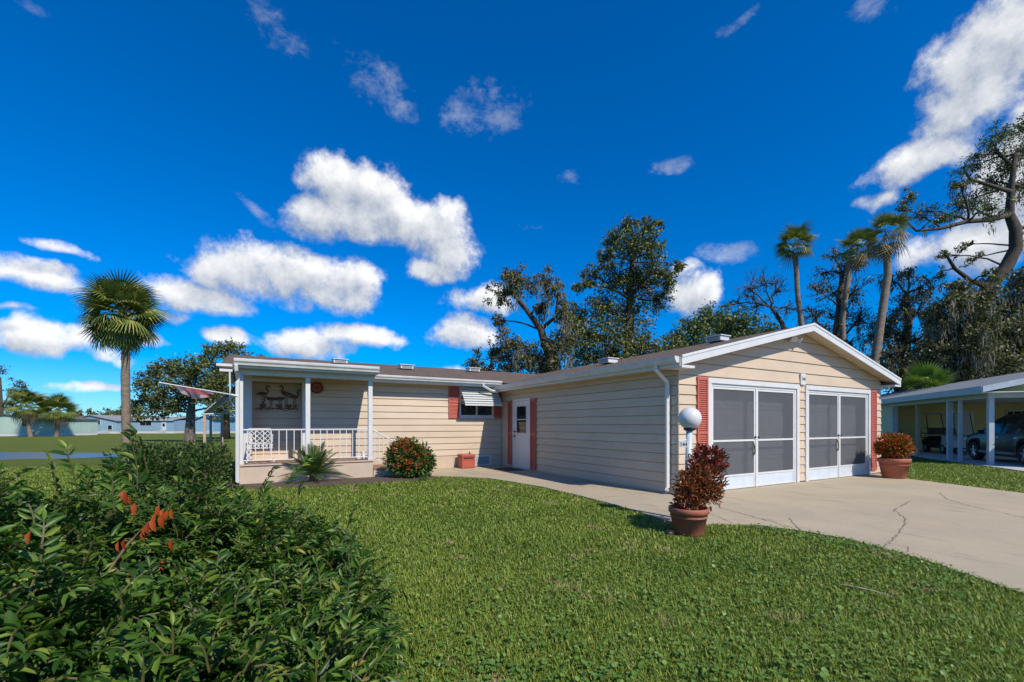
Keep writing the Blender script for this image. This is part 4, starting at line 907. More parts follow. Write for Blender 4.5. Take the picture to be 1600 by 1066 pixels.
    # dark inner leaves close the body of the shrub
    tag(leaf_cloud('inner_foliage', root, [(c_, (r * .78,) * 3) for c_, r in bl], 9000, .07, .028, 'hedge', shell=.2, jitter=1), kind='stuff')
    me2 = bpy.data.meshes.new('red_leaf'); me2.from_pydata((tv * np.array([1, .45, 1])).tolist(), [], tf); me2.polygons.foreach_set('use_smooth', [True] * len(tf)); me2.materials.append(M['redleaf'])
    for (a_, b_, d_) in [(192, 772, 1.66), (198, 776, 1.65), (204, 780, 1.66), (210, 792, 1.66), (248, 795, 1.66), (256, 800, 1.66), (262, 803, 1.67), (238, 815, 1.62), (232, 822, 1.61), (226, 828, 1.62), (222, 836, 1.63), (245, 806, 1.64), (254, 808, 1.65), (268, 800, 1.68), (185, 852, 1.58), (194, 848, 1.6), (48, 835, 1.5), (205, 898, 1.58), (255, 880, 1.65), (268, 848, 1.7)]:
        o = link('red_leaf', me2, root); d = Vector((random.uniform(-.25, .25), random.uniform(-.3, .1), -1)); X, Y, Z = frames(np.array([tuple(d)]), np.array([(-SY + random.uniform(-.4, .4), -CY, .2)]))
        s = .055 * random.uniform(.7, 1.15); o.matrix_basis = Matrix.Translation(P(a_, b_ - 6, d_)) @ Matrix((X[0], Y[0], Z[0])).transposed().to_4x4() @ Matrix.Scale(s, 4); o['label'] = 'withered orange red leaf'
hedge()
# clipped hedge along the left end of the house
hd = thing('clipped_hedge', 'low dark green clipped hedge beyond the left porch corner', 'hedge', (-1.5, 12, -.1))
hb = [(Vector((x + random.uniform(-.1, .1), y + random.uniform(-.1, .1), z)), (.42, .42, .40)) for x in np.arange(-2.35, -.85, .40) for y in (11.3, 11.9, 12.6, 13.3) for z in (.22, .50)]
leaf_cloud('foliage', hd, hb, 13000, .075, .04, 'box', quad_template(), .4, .75)
m = MB()
for c_, r in hb[::2]: m.tube([(c_.x, c_.y, -.3), (c_.x + .1, c_.y, .3), c_ + Vector((0, 0, .15))], [.02, .014, .006], 5)
tag(m.build('stems', 'twig', hd), kind='stuff')
# sago palm
def sago(loc, n=42, L=.84):
    root = thing('sago_palm', 'spiky green sago palm in the bed in front of the porch', 'sago palm', loc); MB().lathe([(.10, 0), (.11, .05), (.09, .12), (.05, .20)], loc, 12).build('trunk', 'barkdark', root)
    tv, tf = blade_template()
    for k in range(n):
        az = k * 2.399; el = R(8 + 68 * (k / n)); l = L * random.uniform(.85, 1.1); d0 = Vector((math.cos(az) * math.cos(el), math.sin(az) * math.cos(el), math.sin(el)))
        pts = [Vector((0, 0, .17)) + d0 * l * t + Vector((0, 0, -.28 * l * t * t * math.cos(el))) for t in np.linspace(0, 1, 9)]
        pos, dd, nn, LL = [], [], [], []
        for t in np.linspace(.15, 1, 24):
            i = min(7, int(t * 8)); f = t * 8 - i; p = pts[i].lerp(pts[i + 1], f); tg = (pts[i + 1] - pts[i]).normalized(); sd = tg.cross(Vector((0, 0, 1))).normalized(); upv = sd.cross(tg)
            for s in (-1, 1): pos.append(tuple(p)); dd.append(tuple(sd * s + tg * .75 + upv * .35)); nn.append(tuple(upv)); LL.append(.15 * l / .72 * math.sin(math.pi * min(1, .18 + t * .8)) + .02)
        me = scatter_mesh('frond', np.array(pos), np.array(dd), np.array(nn), np.array(LL), .016, (tv, tf), 'sago'); o = link('frond', me, root, False)
        MB().tube(pts, [.008] * 8 + [.003], 4).build('rachis', 'sago', o, keep=False)
c = G(490, 752); sago(Vector((c.x, c.y, 0)))
# ixora
c = G(638, 746); ix = thing('ixora_bush', 'round green bush with orange red flower clusters at the end of the bed', 'bush', c)
ibl = [(c + Vector((.02, 0, .48)), (.55, .50, .46)), (c + Vector((.12, -.1, .40)), (.50, .45, .40)), (c + Vector((-.12, 0, .62)), (.34, .34, .36)), (c + Vector((.25, 0, .35)), (.42, .42, .35))]
leaf_cloud('foliage', ix, ibl, 5200, .085, .042, 'ixleaf', None, .3, .6)
m = MB(); [m.tube([c + Vector((random.uniform(-.08, .08), random.uniform(-.08, .08), 0)), c + Vector((random.uniform(-.35, .35), random.uniform(-.3, .3), random.uniform(.4, .8)))], [.014, .005], 5) for k in range(14)]; m.build('stems', 'twig', ix)
for k in range(58):
    bc, br = random.choice(ibl[:3]); u = Vector(unit(1)[0]); u.y = -abs(u.y) if random.random() < .75 else u.y
    if u.z < -.3: u.z *= -1
    p = bc + Vector((u.x * br[0], u.y * br[1], u.z * br[2])) * 1.04; s = random.uniform(.03, .06)
    if p.z < .12: continue
    tag(leaf_cloud('flower_cluster', ix, [(p, (s, s, s * .7))], 26, .034, .026, 'ixflower', quad_template(), .3, .7), kind='stuff')
# small plants in the bed
for px, py, h, lab in ((566, 746, .28, 'small sparse weed growing in the mulch beside the porch step'), (665, 752, .14, 'small low plant at the edge of the walkway by the round bush')):
    c = G(px, py); r = thing('bed_plant', lab, 'plant', c); m = MB(); ps = []
    for k in range(9):
        e = c + Vector((random.uniform(-.14, .14), random.uniform(-.1, .1), h * random.uniform(.5, 1))); m.tube([c + Vector((random.uniform(-.03, .03), 0, 0)), e], [.004, .002], 4); ps.append((e, (.05, .05, .06)))
    m.build('stems', 'green_stem', r); leaf_cloud('foliage', r, ps, 120, .055, .02, 'ixleaf')
# potted crotons
def pot(root, c, rt, rb, h, mat='terracotta'):
    p = MB().lathe([(rb * .95, 0), (rb, .01), (rt * .93, h * .80), (rt * .96, h * .80), (rt, h * .82), (rt, h * .99), (rt * .985, h), (rt * .9, h), (rt * .87, h * .86), (rt * .2, h * .85)], c, 36).build('pot', mat, root, smooth=True)
    mm = MB(); 
    for z in (.70, .66): mm.lathe([(rb + (rt * .93 - rb) * z / .8, h * z - .006), (rb + (rt * .93 - rb) * z / .8 + .006, h * z), (rb + (rt * .93 - rb) * z / .8, h * z + .006)], c, 36)
    mm.build('pot_band', mat, p, smooth=True); MB().lathe([(rt * .86, h * .86), (rt * .5, h * .90), (.01, h * .91)], c, 24).build('soil', 'soil', root)
c = G(1076, 834); c.z = .0
c1 = thing('potted_croton', 'bronze and maroon croton in a terracotta pot at the lawn edge by the lamp post', 'potted plant', c)
pot(c1, c, .237, .175, .33)
rv = Rv
def stems(root, c, blobs, z0, n=5):
    m = MB()
    for b, r in blobs:
        for k in range(n):
            e = Vector(b) + Vector(unit(1)[0]) * r[0] * .7; m.tube([Vector((c.x + random.uniform(-.05, .05), c.y + random.uniform(-.05, .05), z0)), Vector((c.x, c.y, z0)).lerp(e, .55) + Vector((0, 0, .03)), e], [.010, .007, .004], 5)
    tag(m.build('stems', 'twig', root), kind='stuff')
b1 = [(P(1075, 784, 5.5), (.16, .16, .14)), (P(1096, 762, 5.5), (.20, .18, .14)), (P(1070, 770, 5.45), (.11, .13, .13)), (P(1110, 772, 5.5), (.11, .13, .13)), (P(1090, 742, 5.55), (.16, .15, .12)), (P(1112, 752, 5.55), (.14, .14, .12)), (P(1072, 752, 5.5), (.10, .12, .11))]
b2 = [(P(1112, 713, 5.7), (.15, .14, .10)), (P(1097, 708, 5.7), (.09, .10, .08)), (P(1122, 722, 5.7), (.10, .11, .10)), (P(1106, 732, 5.68), (.17, .15, .10)), (P(1090, 722, 5.68), (.10, .11, .09))]
leaf_cloud('bronze_foliage', c1, b1, 1900, .070, .021, 'crot1', None, .5, .35, 1, .6); leaf_cloud('maroon_foliage', c1, b2, 1000, .066, .022, 'crot2', None, .5, .35, 1, .6); stems(c1, c, b1 + b2, .27)
br = B(c.x - .33, c.x - .19, c.y + .0, c.y + .12, .0, .05); m = MB(); m.sphere((c.x - .27, c.y + .06, .03), .075, .06, .035, 12, 6); tag(m.build('irrigation_box', 'dark', None, smooth=True), 'low black rounded cap beside the terracotta pot at the lawn edge', 'cap')
c = G(1397, 748); c.z = .02
c2 = thing('potted_croton', 'orange and green croton in a large terracotta pot at the right garage corner', 'potted plant', c); pot(c2, c, .33, .235, .49)
b3 = [(c + Vector((0, 0, .80)), (.36, .35, .25)), (c + Vector((.08, .05, .70)), (.37, .34, .20)), (c + Vector((-.04, 0, .87)), (.27, .26, .20))]
leaf_cloud('foliage', c2, b3, 2600, .095, .032, 'crot3', None, .6, .4, 1, .5); stems(c2, c, b3, .4)

# ------------------------------------------------------------------ lawn blades
def lawn():
    N = 640000; b = np.exp(rng.uniform(math.log(1.7), math.log(16.5), N)); a = b * rng.uniform(-1.25, 1.35, N); x = SY * b + CY * a; y = CY * b - SY * a
    ok = ~inpoly(x, y, WALK) & ~inpoly(x, y, DRIVE) & ~inpoly(x, y, MULCH) & ~((x > -.7) & (x < 14.8) & (y > 12.2)) & ~((x > 6.8) & (x < 14.8) & (y > 5.8))
    nq = (x - 20.8) * .629 - (y - 5.2) * .777; npp = (x - 20.8) * .777 + (y - 5.2) * .629; ok &= ~((nq > -.12) & (npp > -7))
    pot_c = G(1076, 834); ok &= np.hypot(x - pot_c.x, y - pot_c.y) > .30
    for bx0, by0, rr in ((P(1076, 834, 5.5).x, P(1076, 834, 5.5).y, .0),): pass
    x, y, b = x[ok], y[ok], b[ok]; n = len(x); pos = np.stack([x, y, terrain(x, y) - .004], 1)
    az = rng.uniform(0, 2 * math.pi, n); lean = rng.uniform(.1, 1.3, n); d = np.stack([np.cos(az) * lean, np.sin(az) * lean, np.ones(n)], 1)
    nn = np.stack([-np.cos(az), -np.sin(az), lean], 1); L = (.026 + .038 * rng.random(n) ** 1.5) * (1 + .25 * np.sin(x * 1.9) * np.sin(y * 2.3)); W = .0055 * (.7 + .6 * rng.random(n)) * np.clip(b / 3.2, 1, 2.6)
    tag(link('lawn_grass', scatter_mesh('lawn_grass', pos, d, nn, L, W, blade_template(), 'grass', False)), 'short green lawn grass with dry tan patches', 'grass', kind='stuff')
    # round-leaved weeds in drifts
    cs = []
    for k in range(300):
        bb = math.exp(random.uniform(math.log(2.0), math.log(9))); aa = bb * random.uniform(-.55, 1.0); p = AB(aa, bb); cs.append((p.x, p.y, random.uniform(.10, .45), int(random.uniform(6, 34))))
    for k in range(150):
        bb = math.exp(random.uniform(math.log(1.9), math.log(4.6))); p = AB(bb * random.uniform(-.1, 1.0), bb); cs.append((p.x, p.y, random.uniform(.08, .22), int(random.uniform(10, 36))))
    # drifts along the drive edge
    for k in range(90):
        f = random.random(); p = Vector((5.85 - .6 * max(0, f - .5) - .3 * random.random(), 3.4 - 2.6 * f)); cs.append((p.x, p.y, random.uniform(.1, .25), 24))
    X = np.concatenate([rng.normal(c_[0], c_[2], c_[3]) for c_ in cs]); Y = np.concatenate([rng.normal(c_[1], c_[2], c_[3]) for c_ in cs])
    ok = ~inpoly(X, Y, WALK) & ~inpoly(X, Y, DRIVE) & ~inpoly(X, Y, MULCH) & (np.hypot(X, Y) > 1.5) & ~((X > 6.7) & (Y > 5.7)) & (Y < 12); X, Y = X[ok], Y[ok]; n = len(X)
    pos = np.stack([X, Y, rng.uniform(.02, .055, n)], 1); d = np.stack([rng.normal(size=n), rng.normal(size=n), rng.normal(size=n) * .25], 1); nn = np.stack([rng.normal(size=n) * .35, rng.normal(size=n) * .35 - .15, np.ones(n)], 1); S = rng.uniform(.012, .030, n) * (.7 + .6 * rng.random(n))
    tag(link('broadleaf_weeds', scatter_mesh('broadleaf_weeds', pos, d, nn, S, S, disc_template(), 'weed')), 'round leaved green weeds scattered through the lawn', 'weeds', kind='stuff')
lawn()
m = MB(); pts = [G(1315, 921), G(1340, 926), G(1372, 934), G(1388, 939)]; m.tube([p + Vector((0, 0, .042)) for p in pts], [.003, .007, .007, .003], 5); tag(m.build('dry_palm_stalk', 'post_tan', None), 'long dry tan leaf stalk lying on the lawn near the driveway', 'stalk')

# ------------------------------------------------------------------ trees
def tree(name, label, D, trunk, blobs, leafmat='oak', bark='barkdark', n_cl=18, n_lf=24, L=.20, W=.10, spread=.35, cl=.34, moss=0, group='trees behind the houses', ground=0.0, twig=1.0, limbs=(), cat='tree'):
    """trunk: (px, py, width px) from the bottom up; blobs: (px, py, radius px) that make up the crown"""
    s = D / FPX; cxm = sum(b[0] for b in blobs) / len(blobs); ext = max(abs(b[0] - cxm) for b in blobs) * s + .3
    tp = [(P(a, b, D), w * s / 2) for a, b, w in trunk]; base = tp[0][0].copy(); base.z = ground - .3
    root = thing(name, label, cat, (base.x, base.y, ground), group=group)
    m = MB(); path = [(base, tp[0][1] * 1.35)] + tp; m.tube([p for p, r in path], [r for p, r in path], 9)
    for lm in limbs:
        lp = [(P(a, b, D + (i * .5 if len(lm) % 2 else -i * .5)), w * s / 2) for i, (a, b, w) in enumerate(lm)]; m.tube([p for p, r in lp], [r for p, r in lp], 7); path = path + lp[1:]
    pos, nrm, dd, mp = [], [], [], []
    for bx, by, br in blobs:
        c = P(bx, by, D + random.uniform(-1, 1) * ext * spread * 1.6); r = br * s
        best = min(path, key=lambda q: (q[0] - c).length + (3 if q[0].z > c.z + r * .2 else 0)); p0, r0 = best; mid = p0.lerp(c, .5) + Vector((random.uniform(-.12, .12), random.uniform(-.12, .12), random.uniform(.0, .2))) * (c - p0).length
        rr = min(r0 * .55, .03 + r * .07); bz = [p0 * (1 - f) ** 2 + mid * 2 * f * (1 - f) + c * f * f + (Vector(unit(1)[0]) * r * .10 if 0 < f < 1 else Vector()) for f in (0, .17, .34, .5, .67, .84, 1)]; m.tube(bz, [rr * (1 - .1 * q) for q in range(7)], 6)
        nc = max(5, int(n_cl * (br / 28) ** 1.4))
        for k in range(nc):
            u = Vector(unit(1)[0]); e = c + u * r * (random.random() ** .45) * random.uniform(.75, 1.2); st = c.lerp(mid, random.random() * .4); m.tube([st, st.lerp(e, .5) + Vector(unit(1)[0]) * r * .12, e], [rr * .28 * twig, rr * .2 * twig, .012 * twig], 4, False)
            if twig > 1.2:
                for q in range(3): m.tube([st.lerp(e, .6), e + Vector(unit(1)[0]) * r * .45], [.02, .008], 3, False)
            if n_lf:
                n = max(3, int(n_lf * random.uniform(.5, 1.4))); q = rng.normal(size=(n, 3)) * (cl * r * .55) * np.array([1, 1, .62]); pos.append(np.array(tuple(e)) + q); dd.append(unit(n) + np.array([0, 0, -.25])); nrm.append(unit(n) * .8 + np.array([0, -.2, .7]))
            if moss and random.random() < moss: mp.append(e)
    m.build('trunk', bark, root, smooth=True)
    if pos:
        pos = np.concatenate(pos); n = len(pos); link('crown', scatter_mesh('crown', pos, np.concatenate(dd), np.concatenate(nrm), L * rng.uniform(.6, 1.35, n), W * rng.uniform(.6, 1.3, n), quad_template(), leafmat), root)
    if mp:
        q = []; dn = []
        for e in mp:
            k = 26; off = rng.normal(size=(k, 3)) * np.array([.16, .16, .05]); h = rng.random(k) * random.uniform(.5, 1.3); off[:, 2] -= h; off[:, :2] *= (1 - .6 * h / 1.4)[:, None]; q.append(np.array(tuple(e)) + off)
        q = np.concatenate(q); n = len(q); tag(link('hanging_moss', scatter_mesh('hanging_moss', q, np.stack([rng.normal(size=n) * .12, rng.normal(size=n) * .12, -np.ones(n)], 1), unit(n), rng.uniform(.2, .5, n), .045, blade_template(), 'moss'), root), kind='stuff')
    return root
tree('oak_tree', 'sprawling dark oak with bare twisted limbs behind the main roof', 27, [(872, 600, 20), (866, 565, 18), (852, 540, 14), (845, 515, 11), (828, 492, 8), (812, 470, 6)],
     [(800, 428, 20), (782, 462, 20), (805, 450, 22), (830, 442, 17), (858, 438, 17), (868, 462, 20), (880, 490, 18), (846, 478, 15), (775, 545, 20), (742, 566, 17), (800, 535, 22), (822, 552, 26), (866, 550, 30), (800, 572, 24), (760, 578, 17), (885, 525, 24), (850, 575, 28), (780, 500, 12)], 'oakwarm', n_cl=34, n_lf=30, L=.19, W=.095, moss=.14, limbs=([(866, 565, 9), (840, 560, 7), (805, 555, 5), (765, 560, 3)], [(845, 515, 7), (868, 495, 5), (872, 462, 3), (860, 440, 2)], [(828, 492, 6), (800, 460, 4), (798, 435, 2)]))
tree('hardwood_tree', 'tallest dark green tree rising behind the roof valley', 30, [(985, 605, 22), (982, 540, 17), (984, 470, 12), (988, 410, 8), (990, 370, 4)],
     [(980, 352, 16), (1008, 362, 18), (1030, 352, 10), (958, 372, 18), (985, 385, 28), (1018, 392, 24), (950, 402, 18), (1028, 425, 20), (965, 430, 30), (925, 432, 17), (908, 448, 13), (1060, 418, 12), (1048, 440, 18), (1000, 440, 34), (1030, 470, 22), (940, 475, 30), (982, 495, 38), (915, 525, 36), (960, 550, 40), (1010, 540, 36), (1050, 550, 24), (920, 560, 34), (1000, 575, 36), (900, 495, 20)], 'oak', n_cl=36, n_lf=38, L=.20, W=.10)
tree('bright_oak', 'low dark green oak clump above the left garage roof edge', 34, [(1120, 610, 20), (1115, 560, 14), (1110, 530, 8)], [(1060, 525, 22), (1085, 510, 22), (1110, 500, 24), (1138, 500, 24), (1165, 512, 26), (1090, 545, 28), (1130, 540, 34), (1170, 545, 32), (1200, 525, 26), (1210, 550, 30), (1060, 555, 26)], 'oakgreen', n_cl=36, n_lf=40, L=.24, W=.12, cl=.4)
tree('bare_tree', 'leafless grey branched tree left of the slim palm', 37, [(1235, 600, 14), (1230, 540, 10), (1222, 505, 7), (1205, 480, 5)], [(1170, 450, 26), (1195, 440, 22), (1215, 455, 22), (1180, 480, 22), (1230, 480, 20), (1150, 475, 16)], 'oakwarm', n_cl=26, n_lf=2, twig=1.6)
tree('oak_tree', 'thin leaved tree between the two palms above the gable', 38, [(1300, 620, 18), (1305, 540, 13), (1312, 480, 10), (1316, 430, 7)], [(1300, 400, 16), (1325, 392, 16), (1290, 425, 18), (1315, 425, 22), (1340, 415, 15), (1300, 455, 20), (1335, 455, 22), (1275, 455, 16), (1270, 490, 22), (1310, 495, 30), (1345, 500, 28), (1280, 525, 28), (1330, 540, 34)], 'oakwarm', n_cl=22, n_lf=14, twig=1.5, L=.22, W=.11, moss=.2)
tree('oak_tree', 'scrubby oak behind the leaning palm trunk', 36, [(1410, 630, 20), (1412, 560, 15), (1420, 500, 10), (1415, 460, 6)], [(1395, 440, 17), (1420, 425, 16), (1440, 450, 20), (1405, 475, 22), (1435, 490, 28), (1390, 510, 26), (1420, 530, 36), (1455, 535, 30), (1390, 555, 32), (1440, 570, 36), (1370, 520, 22), (1395, 595, 28), (1425, 610, 26), (1380, 570, 24), (1405, 625, 20)], 'oakwarm', n_cl=28, n_lf=20, L=.22, W=.11, moss=.45, twig=1.3)
tree('oak_tree', 'moss hung oak mass behind the carport roof', 26, [(1510, 640, 24), (1505, 580, 18), (1500, 520, 12)], [(1470, 490, 24), (1495, 470, 22), (1480, 530, 32), (1515, 500, 32), (1510, 550, 38), (1475, 575, 32), (1540, 530, 36), (1545, 575, 38), (1505, 600, 34), (1450, 600, 24), (1560, 490, 28), (1535, 465, 24), (1500, 450, 18), (1455, 555, 26), (1525, 530, 34), (1555, 540, 34)], 'oakwarm', n_cl=34, n_lf=26, L=.21, W=.11, moss=.5)
tree('oak_tree', 'dense dark oak at the right edge behind the carport', 27, [(1620, 640, 30), (1615, 580, 22), (1605, 520, 14)], [(1580, 470, 30), (1600, 440, 22), (1590, 520, 36), (1575, 560, 34), (1615, 560, 44), (1640, 500, 46), (1590, 600, 36), (1670, 560, 50), (1630, 610, 40)], 'oakwarm', n_cl=34, n_lf=26, L=.21, W=.11, moss=.5)
tree('spreading_oak', 'tall curving limbed oak reaching in from the right edge of the sky', 31, [(1515, 600, 24), (1528, 500, 23), (1546, 448, 21), (1572, 418, 18), (1587, 388, 16), (1587, 358, 15), (1577, 335, 12), (1580, 290, 8), (1588, 240, 6)],
     [(1425, 305, 13), (1412, 328, 11), (1445, 330, 16), (1470, 338, 17), (1495, 325, 20), (1500, 290, 17), (1520, 260, 20), (1518, 312, 20), (1548, 285, 24), (1545, 240, 20), (1565, 212, 20), (1592, 195, 18), (1592, 240, 24), (1575, 262, 22), (1555, 325, 20), (1596, 290, 24), (1630, 220, 40), (1640, 300, 46), (1640, 370, 34), (1505, 385, 11), (1480, 400, 12), (1520, 405, 12), (1470, 425, 10), (1540, 430, 14)], 'oak', 'barkdark', n_cl=30, n_lf=30, L=.17, W=.085, moss=.08, twig=1.15, limbs=([(1577, 335, 10), (1548, 343, 8), (1512, 346, 6.5), (1470, 357, 5), (1432, 361, 3), (1415, 345, 2)], [(1546, 448, 10), (1518, 440, 7), (1492, 420, 5), (1478, 398, 3)], [(1580, 300, 7), (1548, 290, 5), (1515, 280, 4), (1505, 262, 2)], [(1585, 262, 6), (1560, 240, 4), (1548, 215, 2)]))
# left distance
tree('oak_tree', 'broad oak with pale trunk on the far lawn left of the porch', 49, [(296, 692, 17), (297, 665, 13), (298, 645, 12), (300, 630, 9)], [(225, 600, 18), (245, 585, 20), (270, 575, 20), (298, 580, 22), (225, 628, 18), (250, 615, 24), (280, 605, 26), (310, 610, 24), (215, 645, 12), (245, 642, 16), (275, 632, 18), (330, 620, 22), (340, 595, 20), (350, 635, 18)], 'oak', 'bark', n_cl=44, n_lf=36, L=.30, W=.16, ground=-.55, group='trees on the far lawn')
tree('oak_tree', 'taller dark oak directly behind the left porch corner', 60, [(352, 690, 14), (352, 640, 11), (350, 600, 8)], [(330, 550, 14), (352, 545, 16), (375, 552, 16), (322, 570, 16), (350, 575, 22), (380, 580, 20), (335, 605, 20), (370, 612, 24), (400, 570, 18), (400, 600, 20), (345, 635, 20), (385, 640, 22)], 'oak', n_cl=46, n_lf=36, L=.34, W=.18, ground=-.6, group='trees on the far lawn')
tree('pine_tree', 'thin pine at the far left edge of the lawn', 80, [(3, 690, 6), (2, 640, 5), (0, 590, 3)], [(28, 598, 9), (22, 610, 9), (36, 606, 6), (-5, 575, 12), (-12, 605, 14), (5, 640, 14), (14, 655, 10), (-14, 650, 14)], 'oak', n_cl=40, n_lf=18, L=.4, W=.16, ground=-.7, group='trees on the far lawn')
for i, (x0, x1, y) in enumerate(((110, 140, 652), (140, 180, 650), (185, 205, 642), (255, 300, 655), (60, 100, 656))):
    tree('distant_tree', ['small round tree far behind the cream house', 'low tree far behind the blue gabled house', 'small tree far beyond the palm trunk', 'low tree far behind the long blue house', 'small tree behind the gap between the green and cream houses'][i], 135, [((x0 + x1) / 2, 678, 4), ((x0 + x1) / 2, 660, 3)], [(random.uniform(x0, x1), y + random.uniform(-6, 10), random.uniform(7, 11)) for k in range(6)], 'oak', n_cl=60, n_lf=18, L=.6, W=.35, ground=-.6, group='distant trees')
# fan palms
def fan_mesh(name, mat, n=26, droop=.55, Lp=.9, Lf=.95, seed=0):
    rr = random.Random(seed); pos, d, nn, LL = [], [], [], []
    hub = Vector((Lp, 0, -.10 * Lp)); m = MB()
    for k in range(n):
        t = -1.9 + 3.8 * k / (n - 1); l = Lf * (.72 + .28 * math.cos(t * .75)) * rr.uniform(.9, 1.08); d0 = Vector((math.cos(t), math.sin(t), .25 - .1 * abs(t)))
        w = .034; pts = [hub + d0 * l * f + Vector((0, 0, -droop * l * f * f)) for f in (0.02, .4, .72, 1)]; sd = Vector((-math.sin(t), math.cos(t), 0)); ww = [.012, w, w * .75, .004]
        k0 = len(m.v); m.v += [tuple(p + sd * (q * s) + Vector((0, 0, .02 if s else 0))) for p, q in zip(pts, ww) for s in (-1, 1)]; m.f += [(k0 + 2 * i, k0 + 2 * i + 1, k0 + 2 * i + 3, k0 + 2 * i + 2) for i in range(3)]
    m.tube([(0, 0, 0), (Lp * .5, 0, .02), tuple(hub)], [.022, .016, .012], 5)
    return m.mesh(name, mat, False)
FAN = [fan_mesh('frond', 'palm', seed=i, droop=.35 + .25 * i) for i in range(3)]; FANDRY = fan_mesh('frond', 'palmdry', 16, 1.3, seed=9); FANPAL = [fan_mesh('frond', 'palmetto', 24, .25, seed=4), fan_mesh('frond', 'palmetto', 24, .45, seed=5)]
def palm(name, label, D, trunk, crown, radius, n=46, ground=0.0, dry=.12, low=-55, cat='palm tree', group='fan palms', meshes=FAN):
    s = D / FPX; tp = [(P(a, b, D), w * s / 2) for a, b, w in trunk]; base = tp[0][0].copy(); base.z = ground - .2; root = thing(name, label, cat, (base.x, base.y, ground), group=group)
    fine = []; path = [(base, tp[0][1] * 1.25)] + tp
    for i in range(len(path) - 1):
        k = max(2, int((path[i + 1][0] - path[i][0]).length / .16))
        for q in range(k): f = q / k; fine.append((path[i][0].lerp(path[i + 1][0], f), (path[i][1] * (1 - f) + path[i + 1][1] * f) * random.uniform(.95, 1.06)))
    fine.append(path[-1]); MB().tube([p for p, r in fine], [r for p, r in fine], 12).build('trunk', 'palmbark', root, smooth=True)
    c = P(*crown, D); sc = radius * s / 1.75
    for k in range(n):
        f = k / n; el = R(85 + (low - 85) * f ** .85); az = k * 2.39996 + random.uniform(-.2, .2); q = sc * random.uniform(.85, 1.08)
        o = link('frond', FANDRY if (f > 1 - dry) else meshes[k % len(meshes)], root, True); o.matrix_basis = Matrix.Translation(c + Vector((0, 0, random.uniform(-.15, .15) * sc))) @ Matrix.Rotation(az, 4, 'Z') @ Matrix.Rotation(-el, 4, 'Y') @ Matrix.Rotation(random.uniform(-.5, .5), 4, 'X') @ Matrix.Scale(q, 4)
palm('sabal_palm', 'tall single fan palm with round crown on the left lawn', 19, [(199, 722, 14.5), (197, 660, 12), (196, 590, 11.5), (197, 528, 11), (196, 495, 9)], (191, 490), 60, 78, -.27, .05, -72)
palm('sabal_palm', 'slim fan palm standing against blue sky above the garage gable', 33, [(1262, 620, 10), (1254, 520, 8), (1246, 460, 7), (1243, 400, 7)], (1242, 383), 33, 26, 0, .1, -40)
palm('sabal_palm', 'leaning fan palm with ragged drooping crown right of the gable', 27, [(1362, 600, 13), (1368, 560, 12), (1378, 490, 11), (1387, 430, 10), (1386, 385, 11)], (1384, 368), 38, 24, 0, .6, -75)
palm('sabal_palm', 'fan palm half hidden in the trees behind the leaning palm', 36, [(1320, 620, 10), (1316, 500, 8), (1330, 400, 7)], (1340, 388), 33, 24, 0, .25, -60)
palm('sabal_palm', 'squat fan palm in front of the green house', 74, [(48, 684, 6), (44, 660, 5), (42, 640, 5)], (42, 634), 30, 44, -.7, .15, -50)
palm('sabal_palm', 'squat fan palm beside the cream house across the pond', 76, [(88, 684, 6), (90, 660, 5), (90, 645, 5)], (91, 641), 27, 44, -.7, .15, -50)
palm('palmetto', 'bright green palmetto clump between the garage and the carport roof', 24, [(1447, 625, 8), (1447, 608, 8)], (1447, 610), 46, 16, 0, -.1, 12, 'palmetto', None, FANPAL)

# ------------------------------------------------------------------ neighbour's carport house
NB = (20.8, 5.2, 0); NR = R(-51)
nb = thing('carport_house', 'pale yellow neighbouring house with open carport and grey shingle roof', 'house', NB, NR)
def nbx(name, mat, *a, parent=nb, bevel=0): return MB().box(*a).build(name, mat, parent, bevel=bevel, keep=False)
W_ = 7.2; eh = 2.42; pk = 3.35; e0 = -.45; L0, L1 = -.55, 20
sl_ = (pk - eh) / (W_ / 2 - e0)
for s in (0, 1):
    f = (lambda x: x) if s == 0 else (lambda x: W_ - x)
    m = MB(); m.prism([(f(e0), L0, eh + .10), (W_ / 2, L0, pk + .10), (W_ / 2, L0, pk + .17), (f(e0), L0, eh + .17)], (0, L1 - L0, 0)); m.build('roof', 'shingle_n', nb, keep=False)
    m = MB(); m.prism([(f(e0), L0 - .03, eh + .16), (W_ / 2, L0 - .03, pk + .16), (W_ / 2, L0 - .03, pk - .03), (f(e0), L0 - .03, eh - .03)], (0, .028, 0)); m.build('rake_board', 'post_grey', nb, keep=False)
    x0, x1 = sorted((f(e0), f(e0 - .03))); nbx('fascia', 'post_grey', x0, x1, L0, L1, eh - .06, eh + .165)
nbx('ceiling', 'white', e0 + .0, W_ - e0, L0 + .01, 10, eh - .05, eh - .02)
m = MB(); m.prism([(.0, -.05, eh - .0), (W_, -.05, eh), (W_ / 2, -.05, pk + .06)], (0, .1, 0)); gb = m.build('gable', 'yellow', nb, keep=False)
nbx('gable_beam', 'post_grey', -.1, W_ + .1, -.09, .09, eh - .2, eh - .0)
nbx('side_beam', 'post_grey', -.08, .08, .1, 9.9, eh - .2, eh - .051)
for k, w, mt_ in ((0, .14, 'post_grey'), (1.78, .10, 'post_grey'), (2.5, .15, 'post_grey'), (5.1, .11, 'post_tan')): nbx('carport_post', mt_, -w / 2, w / 2, k - w / 2, k + w / 2, -.05, eh - .201, bevel=.008)
nbx('carport_post', 'post_grey', W_ - .07, W_ + .07, -.07, .07, -.05, eh - .201)
bw = nbx('back_wall', 'yellow', .0, W_, 10.0, 10.2, -.1, eh); sw = nbx('side_wall', 'shade_siding', -.02, .15, 7.6, 20, -.1, eh - .06)
